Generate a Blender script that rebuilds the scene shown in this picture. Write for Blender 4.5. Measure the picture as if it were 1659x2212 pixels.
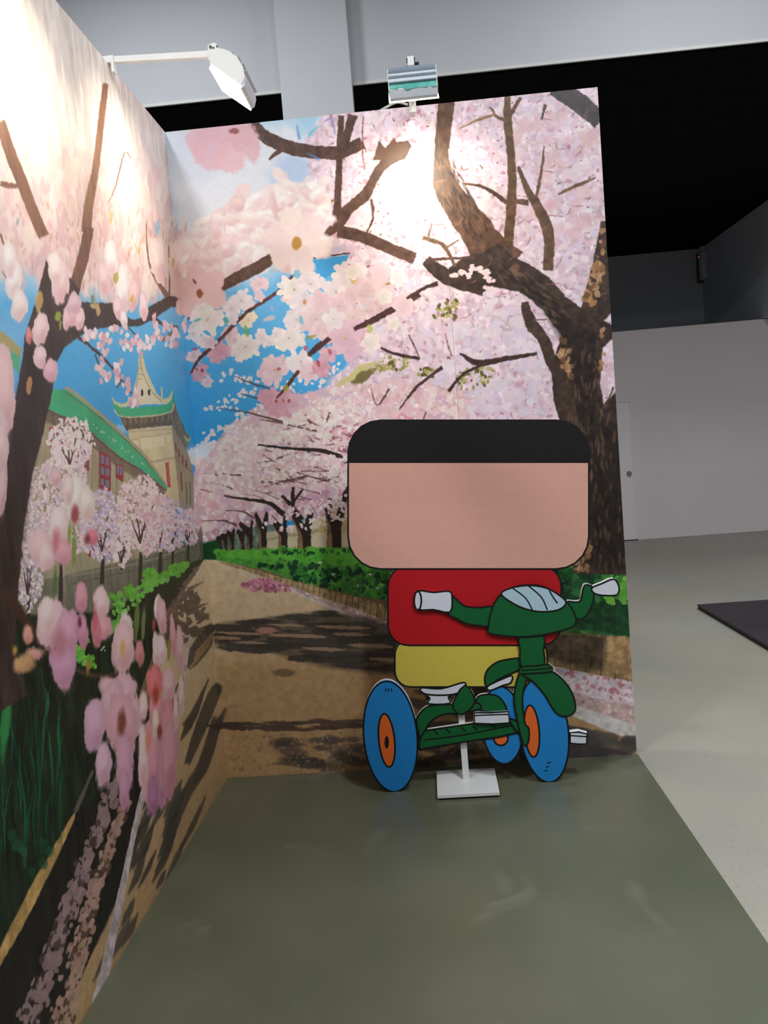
import bpy, bmesh, math, random
import numpy as np
from mathutils import Vector, Matrix

for o in list(bpy.data.objects):
    bpy.data.objects.remove(o, do_unlink=True)
scene = bpy.context.scene
COL = scene.collection

# ------------------------------------------------------------------ camera
FPX = 1778.65                                    # focal length in pixels of the 1659x2212 frame
YAW, PITCH, ROLL = 0.0579364, -0.0735368, -0.0801015
CAM = np.array([1.136973, -4.023574, 1.593614])
def cam_axes():
    f = np.array([-math.sin(YAW) * math.cos(PITCH), math.cos(YAW) * math.cos(PITCH), math.sin(PITCH)])
    r = np.cross(f, [0, 0, 1]); r /= np.linalg.norm(r); u = np.cross(r, f)
    c, s = math.cos(ROLL), math.sin(ROLL)
    return c * r + s * u, -s * r + c * u, f
AR, AU, AF = cam_axes()
cd = bpy.data.cameras.new('camera')
cd.sensor_fit = 'VERTICAL'; cd.sensor_height = 36.0; cd.lens = FPX / 2212 * 36.0
cd.clip_start = 0.02; cd.clip_end = 100
cam = bpy.data.objects.new('camera', cd); COL.objects.link(cam)
M = Matrix.Identity(4)
for i in range(3):
    M[i][0] = AR[i]; M[i][1] = AU[i]; M[i][2] = -AF[i]; M[i][3] = CAM[i]
cam.matrix_world = M
scene.camera = cam

# ------------------------------------------------------------------ world, exposure
w = bpy.data.worlds.new('world'); scene.world = w; w.use_nodes = True
w.node_tree.nodes['Background'].inputs[0].default_value = (0.80, 0.86, 1.0, 1)
w.node_tree.nodes['Background'].inputs[1].default_value = 0.10
scene.view_settings.view_transform = 'Standard'
scene.view_settings.look = 'None'
scene.view_settings.gamma = 1.0
scene.view_settings.use_curve_mapping = False
scene.view_settings.exposure = 0.0
HALL_POWER = 150.0          # each hall luminaire, W
FLOOD_POWER = 2.3         # each arm floodlight, W
HALL_COL = (0.90, 0.95, 1.0)
FLOOD_COL = (1.0, 0.86, 0.66)

# ------------------------------------------------------------------ helpers
def lin(c):
    c = c / 255.0
    return c / 12.92 if c <= 0.04045 else ((c + 0.055) / 1.055) ** 2.4
def rgb(c): return (lin(c[0]), lin(c[1]), lin(c[2]), 1)

def material(name, c, rough=0.5, spec=0.5, metal=0.0, var=0.06, scale=6.0, bump=0.0, c2=None, emit=0.0, coord='Object'):
    m = bpy.data.materials.new(name); m.use_nodes = True
    nt = m.node_tree; b = nt.nodes['Principled BSDF']
    b.inputs['Roughness'].default_value = rough
    b.inputs['Specular IOR Level'].default_value = spec
    b.inputs['Metallic'].default_value = metal
    tc = nt.nodes.new('ShaderNodeTexCoord'); nz = nt.nodes.new('ShaderNodeTexNoise')
    nz.inputs['Scale'].default_value = scale; nz.inputs['Detail'].default_value = 6
    nt.links.new(tc.outputs[coord], nz.inputs['Vector'])
    rp = nt.nodes.new('ShaderNodeValToRGB')
    a = rgb(c); d = rgb(c2) if c2 else tuple(min(1, x * (1 + var)) for x in a[:3]) + (1,)
    lo = a if c2 else tuple(x * (1 - var) for x in a[:3]) + (1,)
    rp.color_ramp.elements[0].position = 0.35; rp.color_ramp.elements[1].position = 0.65
    rp.color_ramp.elements[0].color = lo; rp.color_ramp.elements[1].color = d
    nt.links.new(nz.outputs['Fac'], rp.inputs['Fac'])
    nt.links.new(rp.outputs['Color'], b.inputs['Base Color'])
    if bump:
        bp = nt.nodes.new('ShaderNodeBump'); bp.inputs['Strength'].default_value = bump; bp.inputs['Distance'].default_value = 0.01
        n2 = nt.nodes.new('ShaderNodeTexNoise'); n2.inputs['Scale'].default_value = scale * 12
        nt.links.new(tc.outputs[coord], n2.inputs['Vector'])
        nt.links.new(n2.outputs['Fac'], bp.inputs['Height']); nt.links.new(bp.outputs['Normal'], b.inputs['Normal'])
    if emit:
        b.inputs['Emission Color'].default_value = a; b.inputs['Emission Strength'].default_value = emit
    return m

def link_mesh(name, bm, m, parent=None, smooth=False):
    me = bpy.data.meshes.new(name); bm.normal_update(); bm.to_mesh(me); bm.free()
    o = bpy.data.objects.new(name, me); COL.objects.link(o)
    if m: me.materials.append(m)
    if smooth:
        for p in me.polygons: p.use_smooth = True
    if parent: o.parent = parent
    return o
def add_box(bm, c, s, rot=None):
    r = bmesh.ops.create_cube(bm, size=1.0)['verts']
    for v in r:
        p = Vector((v.co.x * s[0], v.co.y * s[1], v.co.z * s[2]))
        if rot: p = rot @ p
        v.co = p + Vector(c)
    return r
def box_obj(name, lo, hi, m, parent=None, bevel=0.0):
    bm = bmesh.new()
    add_box(bm, [(a + b) / 2 for a, b in zip(lo, hi)], [b - a for a, b in zip(lo, hi)])
    if bevel:
        bmesh.ops.bevel(bm, geom=bm.edges[:], offset=bevel, segments=2, affect='EDGES', profile=0.6)
    return link_mesh(name, bm, m, parent)
def add_cyl(bm, p0, p1, r0, r1=None, n=20, caps=True):
    p0, p1 = Vector(p0), Vector(p1); d = (p1 - p0)
    q = d.to_track_quat('Z', 'Y').to_matrix(); r1 = r0 if r1 is None else r1
    A = []; B = []
    for i in range(n):
        a = 2 * math.pi * i / n
        e = Vector((math.cos(a), math.sin(a), 0))
        A.append(bm.verts.new(p0 + q @ (e * r0))); B.append(bm.verts.new(p1 + q @ (e * r1)))
    for i in range(n):
        j = (i + 1) % n; bm.faces.new((A[i], A[j], B[j], B[i]))
    if caps: bm.faces.new(A[::-1]); bm.faces.new(B)
def add_tube(bm, pts, r, n=8):
    pts = [Vector(p) for p in pts]; rings = []
    for i, p in enumerate(pts):
        t = (pts[min(i + 1, len(pts) - 1)] - pts[max(i - 1, 0)]).normalized()
        q = t.to_track_quat('Z', 'Y').to_matrix()
        rings.append([bm.verts.new(p + q @ Vector((math.cos(2 * math.pi * k / n) * r, math.sin(2 * math.pi * k / n) * r, 0))) for k in range(n)])
    for a, b in zip(rings[:-1], rings[1:]):
        for k in range(n):
            j = (k + 1) % n; bm.faces.new((a[k], a[j], b[j], b[k]))
    bm.faces.new(rings[0][::-1]); bm.faces.new(rings[-1])
def structure(o): o['kind'] = 'structure'; return o
def tag(o, label, cat, group=None):
    o['label'] = label; o['category'] = cat
    if group: o['group'] = group
    return o
def empty(name, loc=(0, 0, 0)):
    o = bpy.data.objects.new(name, None); COL.objects.link(o); o.location = loc; o.empty_display_size = 0.1
    return o
def adopt(child, parent):            # parent an object that was modelled in world coordinates
    child.parent = parent
    child.matrix_parent_inverse = Matrix.Translation(parent.location).inverted()
    return child

def on_plane(px, axis, val):
    """measured picture points -> points on the plane  coordinate[axis] = val  (array n x 2 -> n x 3)"""
    px = np.atleast_2d(np.asarray(px, float))
    d = (px[:, :1] - 829.5) / FPX * AR - (px[:, 1:2] - 1106) / FPX * AU + AF
    return CAM + d * ((val - CAM[axis]) / d[:, axis])[:, None]

# ------------------------------------------------------------------ materials of the hall
WALL_W, WALL_H, SIDE_L = 2.055, 3.2, 3.2
m_white = material('white_paint', (206, 206, 208), 0.7, 0.3, var=0.02, scale=1.5)
m_part = material('partition_paint', (238, 226, 224), 0.75, 0.2, var=0.025, scale=0.8)
m_dark = material('upper_wall_grey', (190, 192, 196), 0.85, 0.1, var=0.08, scale=0.7)
m_black = material('black_ceiling_paint', (16, 15, 14), 0.9, 0.1, var=0.2)
m_edge = material('panel_edge_white', (225, 222, 216), 0.6, 0.3, var=0.02)
m_mat = material('olive_vinyl', (89, 92, 73), 0.34, 0.5, c2=(98, 99, 80), scale=2.2, bump=0.04)
m_stage = material('dark_vinyl', (50, 44, 50), 0.5, 0.4, var=0.12, scale=3)
m_stage_edge = material('stage_edge', (34, 32, 28), 0.6, 0.3, var=0.1)
m_metal = material('brushed_metal', (170, 168, 165), 0.3, 0.5, metal=1.0, var=0.05)

def concrete():
    m = material('polished_concrete', (158, 149, 130), 0.42, 0.4, c2=(166, 161, 148), scale=0.6)
    nt = m.node_tree; b = nt.nodes['Principled BSDF']; tc = nt.nodes['Texture Coordinate']
    base = b.inputs['Base Color'].links[0].from_socket
    n2 = nt.nodes.new('ShaderNodeTexNoise'); n2.inputs['Scale'].default_value = 0.9; n2.inputs['Detail'].default_value = 8
    nt.links.new(tc.outputs['Object'], n2.inputs['Vector'])
    r2 = nt.nodes.new('ShaderNodeValToRGB'); r2.color_ramp.elements[0].position = 0.42; r2.color_ramp.elements[1].position = 0.72; r2.color_ramp.elements[1].color = (.55, .55, .55, 1)
    nt.links.new(n2.outputs['Fac'], r2.inputs['Fac'])
    mx = nt.nodes.new('ShaderNodeMixRGB'); mx.inputs[2].default_value = rgb((136, 139, 137))
    nt.links.new(r2.outputs['Color'], mx.inputs[0]); nt.links.new(base, mx.inputs[1])
    n3 = nt.nodes.new('ShaderNodeTexNoise'); n3.inputs['Scale'].default_value = 60; n3.inputs['Detail'].default_value = 3
    nt.links.new(tc.outputs['Object'], n3.inputs['Vector'])
    r3 = nt.nodes.new('ShaderNodeValToRGB'); r3.color_ramp.elements[0].position = 0.3; r3.color_ramp.elements[1].position = 0.42
    r3.color_ramp.elements[0].color = (0.72, 0.70, 0.67, 1)
    nt.links.new(n3.outputs['Fac'], r3.inputs['Fac'])
    m2 = nt.nodes.new('ShaderNodeMixRGB'); m2.blend_type = 'MULTIPLY'; m2.inputs[0].default_value = 0.6
    nt.links.new(mx.outputs[0], m2.inputs[1]); nt.links.new(r3.outputs[0], m2.inputs[2])
    nt.links.new(m2.outputs[0], b.inputs['Base Color'])
    return m
m_conc = concrete()

# ------------------------------------------------------------------ structure
structure(box_obj('floor', (-6, -9, -0.2), (9, 11, 0.0), m_conc))
structure(box_obj('wall_far_partition', (-6, 8.2, 0.0), (9, 8.32, 3.04), m_part))
structure(box_obj('wall_far_upper', (-6, 10.6, 0.0), (6.2, 10.75, 6.5), m_dark))
structure(box_obj('wall_right', (6.05, 4.0, 3.05), (6.2, 10.6, 6.5), m_dark))
structure(box_obj('ceiling', (-6, 3.04, 4.6), (9, 10.6, 4.75), m_black))
bh = structure(box_obj('wall_bulkhead', (-6, 3.0, 4.62), (9, 3.03, 7.2), m_white))
box_obj('edge_trim', (-6, 2.992, 4.612), (0.17, 2.9995, 4.635), m_edge, bh)
box_obj('edge_trim', (0.76, 2.992, 4.612), (9, 2.9995, 4.635), m_edge, bh)
structure(box_obj('wall_column', (0.175, 2.86, 0.0), (0.755, 2.984, 7.2), m_white, bevel=0.004))

# door in the far partition
d = structure(empty('door_1', (3.74, 8.2, 0)))
m_door = material('door_paint', (246, 236, 234), 0.6, 0.3, var=0.01)
m_gap = material('door_gap', (40, 36, 34), 0.9, 0.1)
adopt(box_obj('door_leaf', (3.35, 8.165, 0.012), (4.10, 8.197, 2.02), m_door, bevel=0.004), d)
adopt(box_obj('door_head', (3.33, 8.15, 2.02), (4.12, 8.197, 2.05), m_part), d)
adopt(box_obj('threshold_gap', (3.35, 8.17, 0.0), (4.12, 8.19, 0.012), m_gap), d)
bm = bmesh.new()
add_cyl(bm, (4.045, 8.165, 0.985), (4.045, 8.155, 0.985), 0.036, 0.034)
add_cyl(bm, (4.045, 8.155, 0.985), (4.045, 8.13, 0.985), 0.013, 0.015)
add_cyl(bm, (4.045, 8.13, 0.985), (4.045, 8.115, 0.985), 0.018, 0.031)
add_cyl(bm, (4.045, 8.115, 0.985), (4.045, 8.095, 0.985), 0.031, 0.022)
k = adopt(link_mesh('door_knob', bm, m_metal), d); k['label'] = 'round metal door knob'

# ------------------------------------------------------------------ mural painting (flat print on two panels)
def corner_x(y): return 356 + 0.0961 * (y - 288)
PPM = 580
rng = np.random.default_rng(7)
random.seed(7)

def value_noise(h, wd, cell_y, cell_x, seed, octaves=4):
    g = np.random.default_rng(seed); out = np.zeros((h, wd), np.float32); amp = 1.0; tot = 0
    for o in range(octaves):
        cy, cx = max(1.5, cell_y / 2 ** o), max(1.5, cell_x / 2 ** o)
        gh, gw = int(h / cy) + 3, int(wd / cx) + 3
        grid = g.random((gh, gw), dtype=np.float32)
        yy = np.arange(h) / cy; xx = np.arange(wd) / cx
        y0 = yy.astype(int); x0 = xx.astype(int)
        fy = (yy - y0).astype(np.float32); fx = (xx - x0).astype(np.float32)
        fy = fy * fy * (3 - 2 * fy); fx = fx * fx * (3 - 2 * fx)
        a = grid[y0][:, x0]; b = grid[y0][:, x0 + 1]; c = grid[y0 + 1][:, x0]; d2 = grid[y0 + 1][:, x0 + 1]
        out += amp * ((a * (1 - fx) + b * fx) * (1 - fy)[:, None] + (c * (1 - fx) + d2 * fx) * fy[:, None])
        tot += amp; amp *= 0.55
    return out / tot

def smooth_line(pts, k=5, closed=False):
    pts = [np.asarray(p, float) for p in pts]; n = len(pts); out = []
    rngi = range(n if closed else n - 1)
    for i in rngi:
        if closed: p0, p1, p2, p3 = pts[i - 1], pts[i], pts[(i + 1) % n], pts[(i + 2) % n]
        else: p0, p1, p2, p3 = pts[max(i - 1, 0)], pts[i], pts[i + 1], pts[min(i + 2, n - 1)]
        for j in range(k):
            t = j / k
            out.append(0.5 * (2 * p1 + (p2 - p0) * t + (2 * p0 - 5 * p1 + 4 * p2 - p3) * t * t + (3 * p1 - p0 - 3 * p2 + p3) * t ** 3))
    if not closed: out.append(pts[-1])
    return np.array(out)

RAG = [0.25]                 # raggedness of painted edges
class Canvas:
    def __init__(s, side):
        s.side = side
        s.wm = WALL_W if side == 'back' else SIDE_L
        s.w = int(s.wm * PPM); s.h = int(WALL_H * PPM)
        s.a = np.zeros((s.h, s.w, 3), np.float32)
        s.fine = value_noise(s.h, s.w, 14, 14, 3)
        s.mid = value_noise(s.h, s.w, 60, 60, 4)
        s.tall = value_noise(s.h, s.w, 70, 14, 5)
        s.grain = value_noise(s.h, s.w, 9, 9, 6, 3) - 0.5
        s.ragged = value_noise(s.h, s.w, 22, 22, 8, 3) - 0.5
    def conv(s, px):
        if s.side == 'back':
            p = on_plane(px, 1, 0.0); return np.stack([p[:, 0] * PPM, (WALL_H - p[:, 2]) * PPM], -1)
        p = on_plane(px, 0, 0.0); return np.stack([(s.wm + p[:, 1]) * PPM, (WALL_H - p[:, 2]) * PPM], -1)
    def side_of(s, P):
        v = P[:, 0] - corner_x(P[:, 1])
        return v + 14 if s.side == 'back' else 14 - v
    def clip(s, P):
        v = s.side_of(P)
        if (v >= 0).all(): return P
        if (v < 0).all(): return None
        out = []
        for i in range(len(P)):
            j = (i + 1) % len(P)
            if v[i] >= 0: out.append(P[i])
            if (v[i] >= 0) != (v[j] >= 0):
                t = v[i] / (v[i] - v[j]); out.append(P[i] + (P[j] - P[i]) * t)
        return np.array(out)
    def fill(s, P, col, soft=1.3, a=1.0, tex=0.0, texmap='mid'):
        P = s.clip(np.asarray(P, float))
        if P is None or len(P) < 3: return
        Q = s.conv(P); pad = soft + 2
        x0 = int(max(0, Q[:, 0].min() - pad)); x1 = int(min(s.w, Q[:, 0].max() + pad + 1))
        y0 = int(max(0, Q[:, 1].min() - pad)); y1 = int(min(s.h, Q[:, 1].max() + pad + 1))
        if x1 <= x0 or y1 <= y0: return
        gx = (np.arange(x0, x1) + 0.5).astype(np.float32)[None, :]; gy = (np.arange(y0, y1) + 0.5).astype(np.float32)[:, None]
        ins = np.zeros((y1 - y0, x1 - x0), bool); dm = np.full((y1 - y0, x1 - x0), 1e9, np.float32)
        R = np.roll(Q, -1, 0)
        for (ax, ay), (bx, by) in zip(Q.astype(np.float32), R.astype(np.float32)):
            ex, ey = bx - ax, by - ay; L = ex * ex + ey * ey
            if L < 1e-9: continue
            t = np.clip(((gx - ax) * ex + (gy - ay) * ey) / L, 0, 1)
            dm = np.minimum(dm, (gx - ax - t * ex) ** 2 + (gy - ay - t * ey) ** 2)
            if ay != by:
                ins ^= ((gy < ay) != (gy < by)) & (gx < ex * (gy - ay) / ey + ax)
        dist = np.sqrt(dm); sd = np.where(ins, dist, -dist) + s.grain[y0:y1, x0:x1] * RAG[0] * 7
        cov = np.clip(sd / soft * 0.5 + 0.5, 0, 1) * a
        s.blend(cov, col, x0, x1, y0, y1, tex, texmap)
    def blend(s, cov, col, x0, x1, y0, y1, tex=0.0, texmap='mid'):
        reg = s.a[y0:y1, x0:x1]
        if isinstance(col[0], (tuple, list)):          # vertical gradient between two colours
            t = np.linspace(0, 1, y1 - y0, dtype=np.float32)[:, None, None]
            c = np.array(col[0], np.float32) / 255 * (1 - t) + np.array(col[1], np.float32) / 255 * t
        else:
            c = np.array(col, np.float32)[None, None, :] / 255
        if tex:
            n = getattr(s, texmap)[y0:y1, x0:x1, None]
            c = c * (1 + tex * (n - 0.5) * 3)
        reg += (c - reg) * cov[:, :, None]
    def warp(s, amp, cell, seed):
        ny = (value_noise(s.h, s.w, cell, cell, seed, 3) - .5) * 3.4 * amp; nx = (value_noise(s.h, s.w, cell, cell, seed + 1, 3) - .5) * 3.4 * amp
        yy = np.clip(np.arange(s.h)[:, None] + ny, 0, s.h - 1).astype(np.int32); xx = np.clip(np.arange(s.w)[None, :] + nx, 0, s.w - 1).astype(np.int32)
        s.a = s.a[yy, xx]
    def dab(s, x, y, rx, ry, ang, col, soft=1.2, a=1.0):
        P = np.array([[x, y], [x + 1, y], [x, y + 1]], float)
        v = s.side_of(P[:1])[0]
        if v < -max(rx, ry): return
        Q = s.conv(P); c = Q[0]
        J = np.array([Q[1] - c, Q[2] - c]).T
        if abs(np.linalg.det(J)) < 1e-6: return
        Ji = np.linalg.inv(J); ca, sa = math.cos(ang), math.sin(ang)
        Mx = np.array([[ca / rx, sa / rx], [-sa / ry, ca / ry]]) @ Ji
        Bi = np.linalg.inv(Mx); hx = math.hypot(*Bi[0]); hy = math.hypot(*Bi[1]); rm = min(hx, hy)
        pad = soft + 1
        x0 = int(max(0, c[0] - hx - pad)); x1 = int(min(s.w, c[0] + hx + pad + 1))
        y0 = int(max(0, c[1] - hy - pad)); y1 = int(min(s.h, c[1] + hy + pad + 1))
        if x1 <= x0 or y1 <= y0: return
        dx = (np.arange(x0, x1) + 0.5 - c[0]).astype(np.float32)[None, :]; dy = (np.arange(y0, y1) + 0.5 - c[1]).astype(np.float32)[:, None]
        q = np.sqrt((Mx[0, 0] * dx + Mx[0, 1] * dy) ** 2 + (Mx[1, 0] * dx + Mx[1, 1] * dy) ** 2)
        q = q + (s.grain if rm < 14 else s.ragged)[y0:y1, x0:x1] * RAG[0] * 2.2
        cov = np.clip((1 - q) * rm / soft + 0.5, 0, 1) * a
        s.blend(cov, col, x0, x1, y0, y1)

CB, CL = Canvas('back'), Canvas('left')
BOTH = (CB, CL)
def poly(P, col, soft=1.3, a=1.0, tex=0.0, texmap='mid', cs=BOTH, sm=0):
    if sm: P = smooth_line(P, sm, True)
    for c in cs: c.fill(P, col, soft, a, tex, texmap)
def dab(x, y, rx, ry, col, ang=0.0, soft=1.2, a=1.0, cs=None):
    if cs is None: cs = (CB,) if x > corner_x(y) + max(rx, ry) else ((CL,) if x < corner_x(y) - max(rx, ry) else BOTH)
    for c in cs: c.dab(x, y, rx, ry, ang, col, soft, a)
def stroke(pts, wd, col, soft=1.2, tex=0.0, texmap='mid', k=4, a=1.0, rough=0.0):
    pts = [(p[0], p[1], (wd if np.isscalar(wd) else wd[i])) for i, p in enumerate(pts)]
    S = smooth_line(pts, k) if len(pts) > 2 else np.array(pts, float)
    T = np.gradient(S[:, :2], axis=0); T /= np.maximum(1e-6, np.linalg.norm(T, axis=1))[:, None]
    N = np.stack([-T[:, 1], T[:, 0]], -1); hw = S[:, 2:3] / 2
    r1 = 1 + rough * (rng.random((len(S), 1)) - .5); r2 = 1 + rough * (rng.random((len(S), 1)) - .5)
    P = np.concatenate([S[:, :2] + N * hw * r1, (S[:, :2] - N * hw * r2)[::-1]])
    poly(P, col, soft, a, tex, texmap)
def jit(c, v=10):
    k = random.uniform(-v, v); return tuple(min(255, max(0, x + k + random.uniform(-v, v) * 0.35)) for x in c)
def inside(P, x, y):
    r = False; n = len(P)
    for i in range(n):
        (ax, ay), (bx, by) = P[i], P[(i + 1) % n]
        if (ay > y) != (by > y) and x < (bx - ax) * (y - ay) / (by - ay) + ax: r = not r
    return r
def scatter(P, n):
    P = [tuple(p) for p in P]; xs = [p[0] for p in P]; ys = [p[1] for p in P]; out = []
    while len(out) < n:
        x, y = random.uniform(min(xs), max(xs)), random.uniform(min(ys), max(ys))
        if inside(P, x, y): out.append((x, y))
    return out
def mass(P, n, r, pal, sq=1.0, soft=1.2, a=1.0, jv=8, stretch=1.0):
    """a crown of blossom: many small dabs of the palette's colours inside an outline"""
    old = RAG[0]; RAG[0] = 0.75
    for x, y in scatter(P, n):
        q = random.uniform(*r)
        dab(x, y, q * sq, q * random.uniform(0.6, 1.0) * stretch, jit(random.choice(pal), jv), random.uniform(-0.5, 0.5) if sq < 1 else random.uniform(0, 3.1), soft, a)
    RAG[0] = old
def flower(x, y, r, col=(238, 214, 212), core=(205, 150, 130), sq=1.0, soft=1.5, n=5, rot=None, jv=7, stretch=1.0):
    rot = random.uniform(0, 6.28) if rot is None else rot
    for i in range(n):
        t = rot + 6.283 * i / n
        dab(x + math.cos(t) * r * 0.52 * sq, y + math.sin(t) * r * 0.52 * stretch, r * 0.50 * (sq if sq < 1 else 1), r * 0.40 * stretch, jit(col, jv), t if sq == 1 else 0.0, soft)
    dab(x, y, r * .5 * sq, r * .5 * stretch, tuple(v * .93 for v in col), 0, max(2, r * .5), .55)
    if core: dab(x, y, r * 0.10 * sq, r * 0.10 * stretch, core, 0, soft * 1.8, .8)
def spray(x, y, r, col, soft=1.8):
    """an open bunch: one flower with smaller ones and loose petals about it"""
    for k in range(3):
        t = random.uniform(0, 6.28); flower(x + math.cos(t) * r * .6, y + math.sin(t) * r * .6, r * random.uniform(.55, .75), jit(col, 8), None, 1, soft * 1.3)
    flower(x, y, r * .92, col, (206, 160, 120), 1.0, soft)
    for k in range(4):
        t = random.uniform(0, 6.28); dab(x + math.cos(t) * r * .9, y + math.sin(t) * r * .9, r * .28, r * .2, jit(col, 8), t, soft)
def petal(x, y, rx, ry, col, soft=6, ang=None):
    ang = random.uniform(-.12, .12) if ang is None else ang
    dab(x, y, rx, ry, tuple(v * .96 for v in col), ang, soft)
    dab(x - rx * .12, y - ry * .25, rx * .62, ry * .6, tuple(min(250, v * 1.07 + 4) for v in col), ang, max(soft, rx * .9), .75)
    dab(x + rx * .15, y + ry * .55, rx * .5, ry * .4, (col[0] * .93, col[1] * .78, col[2] * .82), ang, max(soft, rx * .9), .5)
def cluster(x, y, r, n, fr, pal, sq=1.0, soft=1.2, core=(206, 140, 140), stretch=1.0):
    for i in range(n):
        t = random.uniform(0, 6.28); d2 = r * math.sqrt(random.random())
        flower(x + math.cos(t) * d2 * sq, y + math.sin(t) * d2 * stretch, random.uniform(*fr), random.choice(pal), core if random.random() < .6 else None, sq, soft, stretch=stretch)

WHT, PNK, ROSE, LIL = (240, 222, 220), (236, 200, 202), (222, 160, 172), (206, 184, 208)
CREAM = (244, 228, 216)
BARK, BARK2, BLK = (74, 52, 44), (44, 34, 30), (20, 17, 16)

def paint_mural():
    FAR = -2600
    # --- sky
    for c in BOTH:
        t = np.clip((np.arange(c.h) / c.h - 0.12) / 0.40, 0, 1)[:, None, None].astype(np.float32)
        c.a[:] = np.array((132, 190, 226), np.float32) / 255 * (1 - t) + np.array((38, 150, 216), np.float32) / 255 * t
    # white cloud across the top left, with a pale blue hole
    poly([(FAR, -9000), (360, 200), (560, 260), (700, 240), (720, 500), (560, 600), (300, 600), (FAR, 620)], (226, 226, 230), 40, 0.95)
    dab(640, 385, 55, 60, (172, 194, 226), 0.3, 45, 0.8); dab(690, 270, 50, 26, (150, 200, 226), 0, 20, .8)
    dab(420, 330, 60, 70, (206, 212, 224), 0, 40, .8)
    for x, y, rx, ry in [(430, 980, 34, 16), (455, 965, 26, 14), (480, 985, 40, 18), (420, 995, 16, 8)]: dab(x, y, rx, ry, (226, 232, 238), 0, 6)
    dab(262, 925, 14, 10, (150, 200, 226), 0, 6, .8)
    # --- far right blossom field (back panel)
    field = [(700, 240), (1290, 180), (1345, 700), (1365, 1260), (780, 1200), (720, 1100), (690, 860), (760, 770), (740, 640), (700, 480)]
    poly(field, (228, 200, 210), 8, 1, 0.16, 'fine', (CB,), 3)
    mass(field, 2600, (5, 13), [(236, 212, 218), (230, 200, 208), (240, 220, 222), (224, 190, 202), (226, 206, 220)], soft=2, jv=6)
    mass(field, 1500, (2, 5), [(206, 150, 166), (216, 172, 184), (200, 160, 180), (244, 228, 228)], soft=1.2)
    mass(field, 420, (1.4, 3.2), [(140, 80, 84), (120, 76, 70), (176, 96, 110)], soft=1, a=.8)
    mass([(1080, 250), (1290, 230), (1300, 520), (1190, 560), (1110, 420)], 60, (6, 18), [(222, 176, 180), (232, 190, 190)], soft=8, a=.6)
    mass([(1000, 640), (1180, 680), (1200, 900), (900, 900)], 160, (6, 14), [(232, 216, 222), (222, 206, 222)], soft=3, a=.8)
    CB.warp(5, 26, 21)
    # olive leaves and the far roof in the blossom
    poly([(718, 838), (775, 788), (812, 780), (748, 845)], (206, 194, 130), 1.5, cs=(CB,))
    poly([(735, 845), (780, 800), (818, 792), (760, 850)], (116, 104, 62), 2, cs=(CB,))
    for P, n in [([(940, 660), (990, 640), (985, 690), (930, 700)], 40), ([(830, 770), (885, 770), (880, 800), (800, 800)], 50), ([(985, 800), (1070, 790), (1050, 830), (985, 850)], 55), ([(900, 795), (940, 790), (930, 815), (900, 815)], 20)]:
        mass(P, n, (2.5, 6), [(150, 140, 74), (172, 160, 90), (104, 92, 56), (190, 184, 120)], soft=1.5)
    # --- row of cherry trees: pale wall, crowns, trunks
    poly([(440, 1140), (600, 1120), (600, 1200), (440, 1200)], (104, 122, 110), 3, 1, .3, 'fine')
    poly([(575, 1150), (640, 1130), (760, 1085), (1200, 1010), (1200, 1230), (575, 1195)], (206, 194, 160), 2, 1, .08, cs=(CB,))
    poly([(560, 1165), (700, 1140), (1200, 1090), (1200, 1100), (700, 1148), (560, 1169)], (168, 156, 122), 1.5, cs=(CB,))
    for x in range(640, 860, 24): poly([(x, 1105), (x + 10, 1102), (x + 10, 1150), (x, 1150)], (196, 176, 110), 1.5, cs=(CB,))
    poly([(755, 1108), (768, 1105), (768, 1124), (755, 1126)], (176, 110, 104), 1.2, cs=(CB,))
    crown = [(412, 1120), (416, 1060), (424, 1010), (450, 985), (470, 950), (520, 905), (580, 880), (660, 850), (760, 830), (900, 830), (1000, 860), (1000, 1040), (860, 1080), (770, 1090), (700, 1105), (640, 1120), (560, 1125), (500, 1150), (450, 1168), (425, 1165)]
    poly(crown, (226, 188, 190), 5, 1, 0.1, 'fine', sm=3)
    mass(crown, 900, (6, 15), [PNK, (232, 190, 192), (226, 180, 186), (238, 214, 208), (214, 180, 198)], soft=3, jv=6)
    low = [(425, 1165), (500, 1120), (560, 1100), (700, 1060), (850, 1040), (850, 1080), (700, 1110), (560, 1130), (470, 1170)]
    mass(low, 240, (5, 10), [(206, 150, 164), (212, 166, 182), (196, 160, 186)], soft=2.5)
    mass([(700, 930), (900, 900), (900, 990), (740, 1000)], 160, (6, 14), [(222, 150, 168), (226, 166, 180)], soft=3)
    mass([(470, 950), (640, 890), (760, 850), (760, 900), (600, 960), (480, 1010)], 300, (4, 9), [(240, 222, 214), (236, 208, 204)], soft=2)
    mass(crown, 750, (2.5, 5), [WHT, (244, 230, 226), (238, 204, 206)], soft=1.2)
    CB.warp(3, 18, 23); CL.warp(3, 18, 24)
    # outer sprigs against the sky
    for x, y, sx in [(470, 880, 1), (500, 868, 1), (530, 845, 1), (560, 880, 1), (500, 810, 1), (530, 820, 1), (460, 935, 1), (490, 925, 1), (520, 900, 1), (445, 960, 1), (590, 860, 1), (620, 838, 1), (655, 818, 1), (690, 818, 1), (430, 1000, 1), (720, 800, 1)]:
        for i in range(9): dab(x + random.gauss(0, 13), y + random.gauss(0, 7), random.uniform(3, 6), random.uniform(2.5, 5), jit(WHT, 8), random.uniform(0, 3), 1)
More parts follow.
